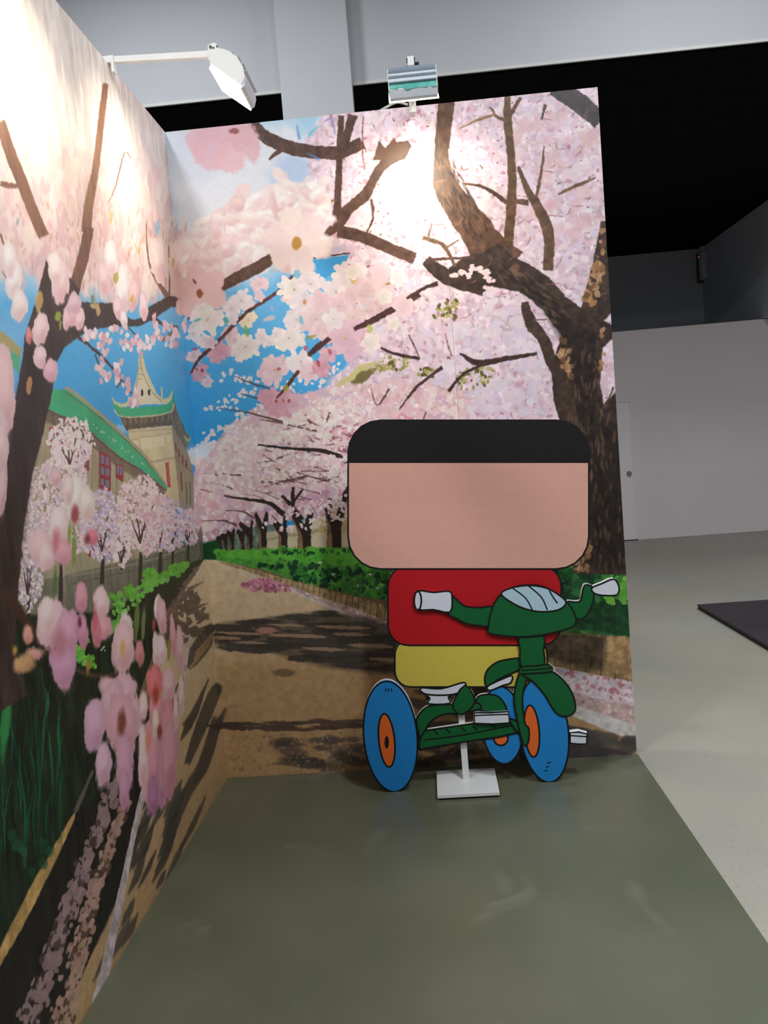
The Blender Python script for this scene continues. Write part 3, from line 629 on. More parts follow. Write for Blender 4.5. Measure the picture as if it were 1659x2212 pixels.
    # hanging sprigs under the dark branch
    for x, y in [(186, 720), (204, 730), (217, 742), (229, 727), (226, 769), (217, 800), (232, 815), (256, 795), (253, 812), (274, 827), (283, 850), (289, 868), (250, 710), (271, 730), (274, 745), (295, 730), (298, 745), (313, 748), (328, 727), (343, 727), (361, 712), (371, 740), (340, 700), (382, 715), (395, 705)]:
        for i in range(6): dab(x + random.gauss(0, 6), y + random.gauss(0, 9), random.uniform(3, 5.5), random.uniform(5, 9), jit(random.choice([PNK, ROSE, WHT, (226, 176, 186)]), 8), random.uniform(-.3, .3), 1.2)
    # large soft petals over the trunk
    for x, y, rx, ry, c in [(30, 605, 18, 46, WHT), (42, 660, 18, 34, (238, 216, 212)), (88, 708, 17, 38, PNK), (87, 770, 14, 25, PNK), (110, 800, 15, 26, (226, 176, 186)), (62, 725, 8, 18, (216, 130, 124)), (20, 560, 14, 40, WHT), (130, 610, 20, 44, PNK), (118, 580, 16, 40, (240, 216, 212)), (160, 660, 10, 30, (226, 184, 186)), (155, 680, 18, 26, (230, 186, 190)), (172, 690, 10, 26, (236, 196, 198)), (144, 690, 9, 22, (232, 190, 194)), (160, 655, 16, 22, (222, 184, 196)), (265, 630, 16, 60, WHT), (255, 665, 10, 26, PNK), (268, 690, 8, 20, WHT), (288, 640, 12, 34, (232, 192, 190)), (310, 660, 10, 30, PNK), (224, 600, 12, 36, PNK), (240, 560, 14, 40, WHT), (345, 560, 20, 50, (240, 212, 206)), (385, 560, 22, 46, (240, 206, 198)), (10, 850, 22, 110, (226, 186, 184)), (0, 960, 18, 90, (224, 190, 188)), (-40, 860, 40, 140, (230, 196, 194)), (4, 1060, 10, 60, (206, 170, 170))]:
        petal(x, y, rx, ry, c, 4)
    for x, y, rx, ry, c in [(84, 650, 9, 30, (206, 166, 96)), (63, 832, 7, 24, (206, 150, 86)), (126, 682, 8, 12, (150, 180, 50)), (130, 702, 3, 12, (150, 180, 50)), (205, 660, 12, 8, (206, 176, 110)), (212, 672, 6, 12, (206, 176, 110)), (200, 645, 4, 10, (110, 120, 60)), (285, 645, 5, 10, (206, 160, 60)), (250, 600, 7, 14, (170, 150, 70)), (374, 566, 4, 12, (190, 170, 80))]: dab(x, y, rx * .85, ry * .85, c, .1, 3, .8)
    # --- branches across the top of the back panel
    def branch(pts, wds, col=(82, 56, 46), soft=1.4): stroke(pts, wds, col, soft, .2, 'fine', rough=.12)
    branch([(540, 262), (560, 285), (584, 302), (635, 321), (690, 329), (735, 328), (782, 308)], (24, 26, 28, 29, 29, 28, 26)); branch([(608, 322), (594, 332), (581, 345)], (12, 9, 5))
    branch([(736, 250), (733, 330), (729, 420), (727, 490)], (13, 14, 15, 24)); branch([(762, 248), (750, 290), (740, 338)], (20, 17, 14))
    branch([(885, 310), (862, 326), (838, 345), (815, 372), (800, 400), (790, 420), (765, 440), (748, 455), (730, 482), (690, 520)], (14, 40, 26, 20, 20, 24, 24, 24, 26, 6))
    poly([(805, 345), (818, 303), (832, 320), (850, 297), (862, 312), (878, 302), (885, 320), (850, 350)], (96, 66, 52), 1.5, cs=(CB,))
    branch([(801, 430), (805, 470), (788, 508)], (6, 5, 3)); branch([(728, 500), (770, 508), (804, 520), (850, 540), (896, 558)], (26, 26, 25, 25, 26))
    branch([(700, 436), (722, 432)], (3, 6), (130, 100, 60))
    poly([(672, 530), (745, 530), (752, 540), (672, 556)], (206, 190, 206), 2, cs=(CB,)); stroke([(668, 558), (756, 546)], 3, (60, 44, 44), 1)
    for t in range(14): dab(688 + 12 * math.cos(t * .45), 536 + 6 * math.sin(t * .45), 2.5, 2, (110, 170, 206), 0, 1.5)
    poly([(668, 562), (755, 549), (740, 580), (690, 606), (665, 590)], (64, 156, 216), 2, cs=(CB,))
    for P in [[(665, 300), (672, 285), (690, 270)], [(700, 262), (716, 258), (722, 290)], [(640, 270), (646, 300)], [(662, 330), (690, 345)]]: stroke(P, (2, 6, 2), random.choice([(90, 140, 200), (90, 196, 210), (150, 130, 190)]), 2, a=.8)
    stroke([(784, 250), (782, 300), (790, 330)], 2, (130, 60, 50), 1); stroke([(778, 300), (787, 366)], 2, (150, 80, 76), 1)
    # right hand tree
    branch([(964, 215), (955, 300), (952, 345), (962, 400), (985, 440), (1030, 500), (1060, 545), (1100, 580)], (36, 32, 32, 52, 62, 74, 82, 90), (92, 64, 48))
    trunkR = [(1040, 545), (1075, 525), (1110, 555), (1160, 580), (1185, 600), (1220, 640), (1254, 664), (1276, 585), (1297, 478), (1312, 478), (1340, 655), (1303, 692), (1340, 712), (1300, 752), (1295, 827), (1303, 876), (1334, 840), (1352, 900), (1376, 1240), (1238, 1240), (1226, 1100), (1214, 960), (1208, 910), (1195, 866), (1190, 790), (1212, 725), (1166, 661), (1121, 630), (1067, 620), (1040, 632), (1000, 628), (960, 600), (990, 590), (1020, 566)]
    poly(trunkR, (60, 45, 37), 1.6, 1, .28, 'fine', (CB,))
    poly([(1100, 600), (1180, 640), (1240, 700), (1290, 720), (1280, 860), (1310, 900), (1340, 930), (1360, 1220), (1290, 1230), (1250, 900), (1225, 760), (1170, 660)], (34, 27, 24), 10, .8, .2, 'fine', (CB,))
    for P, n in [([(1260, 655), (1278, 590), (1297, 490), (1308, 500), (1300, 600), (1280, 660)], 70), ([(1212, 730), (1228, 760), (1235, 830), (1215, 800), (1205, 760)], 30), ([(1212, 915), (1250, 940), (1262, 1010), (1236, 1060), (1222, 1000)], 90), ([(1236, 1180), (1275, 1160), (1270, 1235), (1240, 1235)], 40), ([(1290, 830), (1300, 700), (1305, 760)], 6)]:
        mass(P, n, (2.5, 7), [(150, 104, 66), (176, 128, 84), (110, 76, 52), (196, 150, 110)], soft=1.4, a=.85, stretch=1.3)
    dab(1112, 578, 12, 8, (120, 76, 60), -.5, 6, .8)
    for P, n, ang in [([(1215, 760), (1290, 740), (1300, 880), (1350, 950), (1370, 1230), (1245, 1230)], 260, 0.0), ([(1080, 560), (1160, 600), (1230, 680), (1200, 700), (1120, 620), (1060, 600)], 110, -.9), ([(940, 330), (970, 330), (1050, 480), (1040, 540), (960, 440)], 110, -.4)]:
        for x, y in scatter(P, n): dab(x, y, random.uniform(1.5, 3.5), random.uniform(6, 16), jit(random.choice([(96, 74, 58), (38, 29, 25), (120, 90, 66), (30, 24, 22)]), 6), ang + random.uniform(-.25, .25), 2, .45)
    branch([(919, 562), (945, 585), (980, 604), (1046, 622)], (22, 30, 34, 34), (58, 42, 36)); branch([(975, 588), (1000, 572), (1040, 560)], (20, 26, 30), (62, 46, 38)); stroke([(919, 561), (960, 559), (1022, 556)], 5, (80, 56, 46), 1)
    for x, y in [(985, 592), (1000, 588), (1020, 582), (1035, 580), (1048, 588), (1055, 605), (1060, 622), (1010, 592), (1050, 597)]:
        for i in range(6): dab(x + random.gauss(0, 4), y + random.gauss(0, 3), 5, 4, jit((236, 206, 204), 8), 0, 2)
    branch([(913, 513), (935, 520), (955, 528), (970, 548), (982, 575)], (10, 8, 8, 7, 6), (104, 76, 56)); branch([(925, 510), (932, 480)], (5, 3), (120, 84, 70)); branch([(962, 535), (990, 518)], (4, 3), (120, 84, 70))
    branch([(760, 712), (800, 692), (850, 664), (910, 625), (945, 612)], (8, 8, 7, 7, 10), (66, 46, 42))
    branch([(1096, 530), (1105, 421), (1103, 337), (1095, 253), (1096, 208)], (22, 20, 17, 18, 12), (96, 68, 46)); branch([(1095, 262), (1070, 250), (1058, 230)], (9, 6, 3), (110, 80, 56)); branch([(1100, 250), (1112, 230), (1124, 210)], (9, 8, 6), (96, 66, 48)); branch([(1066, 248), (1030, 260), (990, 278)], (6, 5, 2), (140, 110, 66))
    branch([(1182, 584), (1184, 506), (1160, 445), (1140, 412), (1118, 360)], (22, 24, 22, 14, 8), (92, 66, 48)); branch([(1158, 425), (1170, 360), (1174, 316)], (7, 6, 3), (104, 74, 54)); branch([(998, 396), (1044, 404), (1095, 438)], (3, 7, 10), (84, 56, 44)); branch([(1140, 437), (1110, 436)], (12, 10), (96, 70, 50))
    branch([(1192, 192), (1240, 215), (1296, 262)], (26, 42, 36), (60, 48, 44)); branch([(1205, 420), (1235, 405), (1285, 384)], (3, 8, 4), (110, 76, 54)); branch([(1170, 258), (1176, 225)], (5, 8), (84, 60, 52))
    branch([(1132, 652), (1145, 697), (1175, 736), (1190, 781), (1212, 820)], (14, 26, 26, 24, 22), (66, 50, 40)); branch([(992, 763), (1031, 784), (1073, 778), (1160, 763)], (4, 13, 12, 6), (62, 44, 38)); branch([(968, 845), (1000, 808), (1040, 788)], (7, 6, 6), (58, 42, 36))
    branch([(862, 884), (900, 835), (955, 793)], (3, 6, 7), (74, 48, 46)); branch([(803, 742), (850, 763), (907, 774)], (3, 6, 6), (62, 42, 40)); branch([(905, 772), (882, 722)], (3, 2)); branch([(900, 940), (920, 890)], (4, 2), (96, 60, 60)); branch([(975, 770), (960, 720)], (2, 2), (130, 70, 76))
    branch([(1325, 836), (1310, 870), (1302, 880)], (3, 6, 10), (80, 58, 46)); branch([(1150, 690), (1180, 690)], (3, 2), (110, 80, 60))
    for i in range(40):
        x, y = scatter([(820, 260), (1280, 240), (1300, 640), (960, 720), (820, 560)], 1)[0]; t = random.uniform(-1.2, .2); L = random.uniform(12, 40)
        stroke([(x, y), (x + L * .5 * math.cos(t) + 3, y + L * .5 * math.sin(t)), (x + L * math.cos(t), y + L * math.sin(t))], (1, 2.4, 1), (150, 96, 92), 1, a=.7)
    # --- foreground blossoms on the back panel
    branch([(632, 594), (599, 631), (530, 676), (475, 733), (430, 775), (410, 810)], (6, 8, 7, 8, 7, 3), (88, 52, 50)); branch([(600, 630), (640, 655), (680, 680)], (4, 3, 3), (80, 50, 50))
    branch([(905, 634), (822, 682), (762, 712), (707, 733), (668, 766), (641, 805), (611, 845), (592, 862)], (14, 15, 13, 11, 10, 7, 6, 4), (74, 46, 44))
    stroke([(484, 480), (492, 540), (500, 600)], (4, 5, 7), (96, 66, 50), 1.4); stroke([(470, 575), (480, 540), (474, 510)], (5, 5, 2), (150, 110, 60), 1.4)
    for x, y, rx, ry in [(455, 320, 38, 50), (500, 325, 34, 52), (520, 290, 30, 36), (425, 305, 22, 40), (540, 310, 20, 40), (480, 285, 60, 22)]: dab(x, y, rx, ry, jit((222, 172, 182), 6), random.uniform(-.2, .2), 9, .85)
    dab(505, 283, 10, 6, (150, 80, 76), 0, 4)
    for x, y, r in [(470, 500, 50), (520, 470, 46), (560, 500, 54), (600, 460, 46), (620, 420, 40), (450, 560, 50), (520, 560, 44), (570, 560, 48), (660, 450, 36), (690, 430, 30), (540, 430, 30), (430, 520, 40), (680, 400, 26), (610, 390, 24)]:
        for i in range(5): dab(x + random.gauss(0, r * .45), y + random.gauss(0, r * .45), r * random.uniform(.35, .55), r * random.uniform(.35, .6), jit(random.choice([(242, 224, 216), (240, 216, 210), (238, 208, 202)]), 5), random.uniform(0, 3), 7, .8)
    for x, y in scatter([(440, 470), (700, 420), (720, 600), (520, 620), (430, 600)], 40): dab(x, y, random.uniform(2, 5), random.uniform(2, 5), jit((214, 176, 160), 10), 0, 3, .7)
    for x, y in scatter([(400, 560), (440, 470), (520, 430), (610, 400), (690, 395), (720, 470), (690, 600), (560, 560), (470, 600), (410, 640)], 150):
        petal(x, y, random.uniform(12, 24), random.uniform(9, 16), jit(random.choice([(248, 234, 226), (244, 224, 216), (240, 214, 208), (234, 204, 200)]), 5), 6, random.uniform(0, 3.1))
    branch([(470, 622), (500, 606), (551, 580), (584, 560), (606, 545)], (18, 24, 26, 24, 18), (86, 60, 46))
    for x, y, r, c in [(432, 634, 58, (236, 196, 190)), (640, 520, 66, (242, 216, 208))]:
        for i in range(6): t = i * 1.047 + .3; dab(x + math.cos(t) * r * .55, y + math.sin(t) * r * .6, r * .52, r * .40, jit(c, 6), t, 6)
    dab(432, 634, 7, 9, (150, 84, 50), 0, 4); dab(640, 524, 11, 15, (190, 136, 56), 0, 4); dab(420, 608, 2, 6, (120, 80, 50), -.4, 1.5)
    fl = [(400, 560, 80, WHT), (160, 700, 110, CREAM), (330, 620, 60, WHT), (450, 700, 60, (246, 222, 190)), (430, 890, 100, CREAM), (550, 830, 60, WHT), (230, 920, 75, ROSE), (60, 960, 52, PNK), (110, 1080, 60, ROSE), (160, 1140, 40, PNK), (60, 800, 60, WHT), (140, 840, 50, WHT), (310, 800, 60, PNK), (530, 440, 60, PNK),
          (780, 480, 110, CREAM), (860, 560, 90, WHT), (900, 440, 80, WHT), (740, 830, 100, CREAM), (800, 700, 80, WHT), (940, 700, 120, (236, 206, 204)), (1080, 500, 120, WHT), (1180, 400, 120, WHT), (1100, 600, 100, PNK), (1310, 600, 110, WHT), (1280, 480, 90, PNK), (1200, 680, 80, (238, 206, 202)), (1140, 830, 140, (226, 184, 194)), (960, 780, 70, PNK), (640, 1060, 105, PNK), (830, 1000, 95, WHT), (900, 1080, 70, PNK), (980, 1040, 65, ROSE), (1030, 940, 60, (226, 176, 186)), (690, 1290, 110, ROSE), (590, 1250, 60, ROSE), (780, 1300, 60, (222, 176, 186)), (650, 800, 40, WHT), (600, 860, 36, WHT), (1400, 620, 80, PNK), (1420, 480, 80, (238, 206, 204))]
    for x, y, r, c in fl: spray(400 + x * .3014, 480 + y * .3014, r * .3014, c)
    branch([(572, 650), (530, 676), (475, 733), (430, 775), (412, 806)], (6, 7, 7, 6, 3), (88, 52, 50))
    branch([(900, 637), (822, 682), (764, 711)], (13, 14, 10), (74, 46, 44)); branch([(712, 730), (668, 766)], (11, 9), (74, 46, 44)); branch([(645, 800), (612, 843), (596, 860)], (7, 6, 3), (80, 54, 44))
    for x, y in [(800, 670), (850, 650), (700, 715), (500, 690), (455, 740), (560, 640)]: flower(x, y, random.uniform(10, 16), random.choice([WHT, PNK]), None, 1, 2)
    for x, y, rx, ry, c in [(1205, 410, 30, 34, (222, 170, 80)), (855, 575, 14, 18, (222, 110, 70)), (1060, 690, 60, 16, (170, 160, 80)), (1450, 430, 34, 26, (150, 110, 56)), (1320, 760, 22, 34, (180, 190, 70)), (440, 780, 18, 44, (90, 170, 70)), (900, 820, 50, 14, (140, 150, 70)), (720, 1190, 24, 30, (180, 170, 80)), (70, 905, 20, 14, (206, 80, 120)), (600, 690, 50, 22, (236, 196, 180)), (620, 620, 10, 24, (226, 160, 186)),
                            (860, 905, 18, 20, (176, 60, 80)), (1035, 930, 14, 26, (186, 60, 90)), (950, 1010, 14, 30, (170, 60, 70)), (670, 1050, 20, 14, (186, 60, 76)), (740, 1280, 14, 16, (150, 50, 56)), (650, 1280, 10, 16, (150, 50, 56)), (700, 1280, 8, 16, (160, 60, 60)), (120, 1060, 14, 16, (150, 50, 60)), (80, 1050, 10, 16, (160, 60, 70)), (85, 700, 30, 12, (70, 170, 170)), (290, 700, 20, 34, (70, 170, 150)), (830, 700, 16, 34, (80, 180, 200)), (800, 370, 30, 34, (110, 180, 200))]:
        dab(400 + x * .3014, 480 + y * .3014, rx * .26, ry * .26, c, -.3, 2.4, .75)
    for x, y in [(755, 640), (790, 620), (830, 640), (720, 690), (690, 650), (800, 740), (850, 700), (870, 660), (760, 590), (820, 590), (860, 600)]: flower(x, y, random.uniform(14, 26), random.choice([WHT, PNK, CREAM]), None, 1, 2.2)
    # --- big soft magnolia petals low on the left panel
    pet = [(540, 480, 75, 170, CREAM), (620, 520, 62, 130, (242, 222, 206)), (490, 420, 40, 110, (238, 210, 200)), (420, 680, 70, 150, (240, 212, 208)), (290, 830, 90, 130, (232, 190, 190)), (330, 900, 60, 110, (236, 202, 198)), (450, 870, 66, 95, (226, 160, 172)), (665, 760, 42, 58, (226, 130, 142)), (400, 330, 40, 60, (226, 180, 184)), (380, 1380, 108, 190, (230, 186, 190)), (340, 1320, 60, 130, (240, 206, 202)), (490, 1450, 80, 180, (214, 156, 176)), (455, 1690, 98, 170, (206, 150, 176)), (580, 1190, 45, 110, (220, 150, 164)), (590, 1440, 42, 130, (210, 140, 164)), (725, 1240, 55, 125, (240, 198, 198)), (740, 1410, 66, 90, (228, 162, 168)), (690, 1440, 36, 120, (214, 130, 140)), (900, 1430, 52, 140, (240, 206, 204)), (840, 1560, 46, 170, (222, 166, 176)), (1130, 1270, 30, 90, (242, 214, 208)), (1160, 1330, 36, 130, (230, 176, 180)), (1240, 1470, 24, 150, (226, 160, 166)), (1290, 1560, 30, 170, (232, 180, 180)), (200, 1460, 36, 70, (216, 150, 130)), (250, 1600, 60, 40, (220, 156, 140))]
    for x, y, rx, ry, c in pet: petal(x * .3014, 930 + y * .3014, rx * .3014, ry * .3014, c, 8)
    pet2 = [(890, 150, 78, 200, (232, 186, 184)), (1000, 200, 34, 90, (206, 130, 130)), (190, 270, 60, 60, (196, 150, 100)), (140, 290, 44, 50, (206, 160, 110)), (780, 440, 70, 70, (226, 176, 182)), (900, 480, 80, 150, (226, 176, 184)), (820, 560, 90, 180, (222, 172, 184)), (680, 720, 75, 200, (216, 166, 186)), (740, 1000, 60, 180, (222, 176, 190)), (960, 650, 60, 160, (224, 170, 178)), (880, 720, 120, 230, (222, 164, 172)), (890, 1000, 66, 230, (216, 158, 176)), (890, 1180, 40, 160, (206, 150, 170)), (1130, 180, 40, 130, (236, 200, 196)), (1160, 170, 34, 100, (242, 210, 206)), (1110, 420, 60, 130, (226, 120, 120)), (1210, 430, 44, 130, (232, 180, 182)), (1030, 580, 30, 110, (242, 206, 196)), (1120, 620, 60, 160, (226, 140, 146)), (1210, 760, 70, 230, (216, 140, 150)), (1080, 1000, 80, 330, (220, 150, 160)), (1025, 950, 34, 280, (240, 200, 196)), (1115, 700, 24, 100, (242, 210, 190)), (1165, 1050, 34, 270, (206, 140, 168)), (1215, 950, 60, 300, (216, 150, 162)), (1100, 1230, 36, 140, (186, 120, 156)), (1260, 620, 20, 130, (236, 196, 190)), (1300, 500, 20, 150, (238, 200, 196))]
    for x, y, rx, ry, c in pet2: petal(x * .3014, 1350 + y * .3014, rx * .3014, ry * .3014, c, 9, random.uniform(-.06, .06))
    for x, y, rx, ry, c, s in [(262, 1560, 9, 26, (120, 56, 48), 8), (336, 1500, 7, 20, (170, 56, 40), 7), (320, 1600, 6, 24, (226, 140, 110), 6), (345, 1580, 5, 16, (130, 56, 50), 5), (265, 1400, 6, 16, (226, 170, 100), 6), (162, 1110, 9, 18, (150, 56, 60), 6), (188, 1165, 6, 10, (120, 40, 44), 5), (120, 1165, 8, 22, (206, 110, 120), 8), (128, 1390, 16, 30, (190, 120, 130), 10), (205, 1340, 6, 30, (206, 100, 110), 6), (172, 1345, 4, 12, (96, 40, 50), 3), (332, 1350, 4, 14, (180, 70, 60), 4), (160, 1185, 5, 34, (120, 140, 56), 4), (150, 1150, 4, 26, (130, 150, 60), 4), (295, 1340, 5, 44, (110, 120, 60), 3), (310, 1345, 4, 34, (120, 130, 70), 3), (118, 1260, 4, 30, (70, 110, 56), 4), (190, 1440, 4, 16, (176, 120, 50), 3), (365, 1400, 4, 24, (150, 130, 60), 3), (32, 1405, 5, 10, (196, 150, 70), 3)]:
        dab(x, y, rx, ry, c, .05, s * 2.4, .9)
    for x, y in [(222, 1400), (225, 1396), (219, 1404), (226, 1404)]: dab(x, y, 1.6, 2.4, (226, 230, 220), 0, 1)
    for c in BOTH:
        c.warp(1.3, 12, 31)
        np.clip(c.a, 0, 1, out=c.a); c.a **= 0.93
        c.a += (c.fine[:, :, None] - .5) * .035
        np.clip(c.a, 0, 1, out=c.a)
paint_mural()

def mural_material(name, c):
    img = bpy.data.images.new(name, c.w, c.h, alpha=False)
    px = np.ones((c.h, c.w, 4), np.float32); px[:, :, :3] = c.a[::-1]
    img.pixels.foreach_set(px.ravel()); img.update(); img.pack()
    m = bpy.data.materials.new(name); m.use_nodes = True; nt = m.node_tree; b = nt.nodes['Principled BSDF']
    t = nt.nodes.new('ShaderNodeTexImage'); t.image = img; t.extension = 'EXTEND'; t.interpolation = 'Cubic'
    nt.links.new(t.outputs['Color'], b.inputs['Base Color'])
    b.inputs['Roughness'].default_value = 0.42; b.inputs['Specular IOR Level'].default_value = 0.35
    nz = nt.nodes.new('ShaderNodeTexNoise'); nz.inputs['Scale'].default_value = 3.0
    tc = nt.nodes.new('ShaderNodeTexCoord'); nt.links.new(tc.outputs['Object'], nz.inputs['Vector'])
    bp = nt.nodes.new('ShaderNodeBump'); bp.inputs['Strength'].default_value = 0.06; bp.inputs['Distance'].default_value = 0.02
    nt.links.new(nz.outputs['Fac'], bp.inputs['Height']); nt.links.new(bp.outputs['Normal'], b.inputs['Normal'])
    return m
mm_back, mm_left = mural_material('mural_print_back', CB), mural_material('mural_print_left', CL)

def sheet(name, corners, uvs, m, parent):
    me = bpy.data.meshes.new(name); me.from_pydata([tuple(c) for c in corners], [], [(0, 1, 2, 3)]); me.update()
    uv = me.uv_layers.new(name='UVMap')
    for l, u in zip(uv.data, uvs): l.uv = u
    me.materials.append(m); o = bpy.data.objects.new(name, me); COL.objects.link(o); o.parent = parent
    sol = o.modifiers.new('thickness', 'SOLIDIFY'); sol.thickness = 0.0012; sol.offset = -1
    return o
wb = structure(box_obj('wall_back', (-0.08, 0.003, 0.0), (WALL_W, 0.09, WALL_H), m_edge))
wl = structure(box_obj('wall_left', (-0.09, -SIDE_L, 0.0), (-0.003, 0.0025, WALL_H), m_edge))
seam = float(on_plane([(957, 430)], 1, 0.0)[0][0])
for xa, xb in ((0.0, seam - 0.0006), (seam + 0.0006, WALL_W)):
    s = sheet('mural_sheet', [(xa, 0, 0), (xb, 0, 0), (xb, 0, WALL_H), (xa, 0, WALL_H)], [(xa / WALL_W, 0), (xb / WALL_W, 0), (xb / WALL_W, 1), (xa / WALL_W, 1)], mm_back, wb)
    s['label'] = 'printed sheet of a cherry blossom avenue'
s = sheet('mural_sheet', [(0, -SIDE_L, 0), (0, 0, 0), (0, 0, WALL_H), (0, -SIDE_L, WALL_H)], [(0, 0), (1, 0), (1, 1), (0, 1)], mm_left, wl)
s['label'] = 'printed sheet of blossoms, tower and dark tree'

# ------------------------------------------------------------------ olive floor mat, dark stage
tag(box_obj('floor_mat', (0.004, -6.0, 0.0005), (WALL_W + 0.004, -0.004, 0.006), m_mat), 'olive grey vinyl floor mat laid in front of the blossom mural', 'floor mat')
nt = m_mat.node_tree; b = nt.nodes['Principled BSDF']; base = b.inputs['Base Color'].links[0].from_socket
n2 = nt.nodes.new('ShaderNodeTexNoise'); n2.inputs['Scale'].default_value = 3.1; n2.inputs['Detail'].default_value = 9; n2.inputs['Distortion'].default_value = 0.8
nt.links.new(nt.nodes['Texture Coordinate'].outputs['Object'], n2.inputs['Vector'])
r2 = nt.nodes.new('ShaderNodeValToRGB'); r2.color_ramp.elements[0].position = 0.62; r2.color_ramp.elements[1].position = 0.80
r2.color_ramp.elements[1].color = (0.35, 0.35, 0.35, 1); nt.links.new(n2.outputs['Fac'], r2.inputs['Fac'])
mx = nt.nodes.new('ShaderNodeMixRGB'); mx.inputs[2].default_value = rgb((142, 144, 130))
nt.links.new(r2.outputs['Color'], mx.inputs[0]); nt.links.new(base, mx.inputs[1]); nt.links.new(mx.outputs[0], b.inputs['Base Color'])
st = empty('low_stage', (4.6, 1.4, 0)); tag(st, 'low black stage platform on the concrete floor', 'stage')
adopt(box_obj('stage_top', (3.39, -1.6, 0.028), (5.8, 3.24, 0.04), m_stage, bevel=0.002), st)
adopt(box_obj('stage_side', (3.395, -1.59, 0.001), (5.79, 3.235, 0.0275), m_stage_edge), st)

# ------------------------------------------------------------------ emergency light on the far wall
m_em = material('grey_plastic', (196, 198, 200), 0.5, 0.4, var=0.03)
m_emd = material('dark_plastic', (58, 58, 60), 0.5, 0.4, var=0.05)
m_red = material('red_indicator', (255, 50, 40), 0.5, 0.4, var=0.0, emit=4.0)
em = empty('emergency_light', (6.045, 10.42, 4.0)); tag(em, 'grey emergency light box with a red indicator on the upper wall', 'emergency light')
adopt(box_obj('box_body', (5.97, 10.36, 4.05), (6.048, 10.52, 4.50), m_em, bevel=0.008), em)
adopt(box_obj('front_panel', (5.955, 10.50, 4.02), (6.04, 10.588, 4.50), m_emd, bevel=0.006), em)
adopt(box_obj('wall_bracket', (5.99, 10.42, 4.52), (6.048, 10.52, 4.60), m_em, bevel=0.004), em)
bm = bmesh.new(); add_cyl(bm, (5.985, 10.50, 4.44), (5.985, 10.488, 4.44), 0.017)
adopt(link_mesh('indicator', bm, m_red), em)['label'] = 'small red indicator light'

# ------------------------------------------------------------------ arm floodlights
m_alu = material('painted_aluminium', (206, 212, 218), 0.38, 0.5, var=0.03, scale=20)
m_fin = material('fin_aluminium', (176, 186, 196), 0.35, 0.5, metal=0.3, var=0.04, scale=20)
m_armw = material('white_enamel', (232, 230, 224), 0.4, 0.5, var=0.02)
m_bolt = material('dark_bolt', (70, 66, 62), 0.4, 0.5, metal=0.6, var=0.05)
m_glass = material('lit_flood_glass', (255, 246, 226), 0.2, 0.5, var=0.0, emit=14.0)
m_teal = material('teal_sticker', (62, 168, 152), 0.5, 0.4, c2=(110, 190, 180), scale=30)

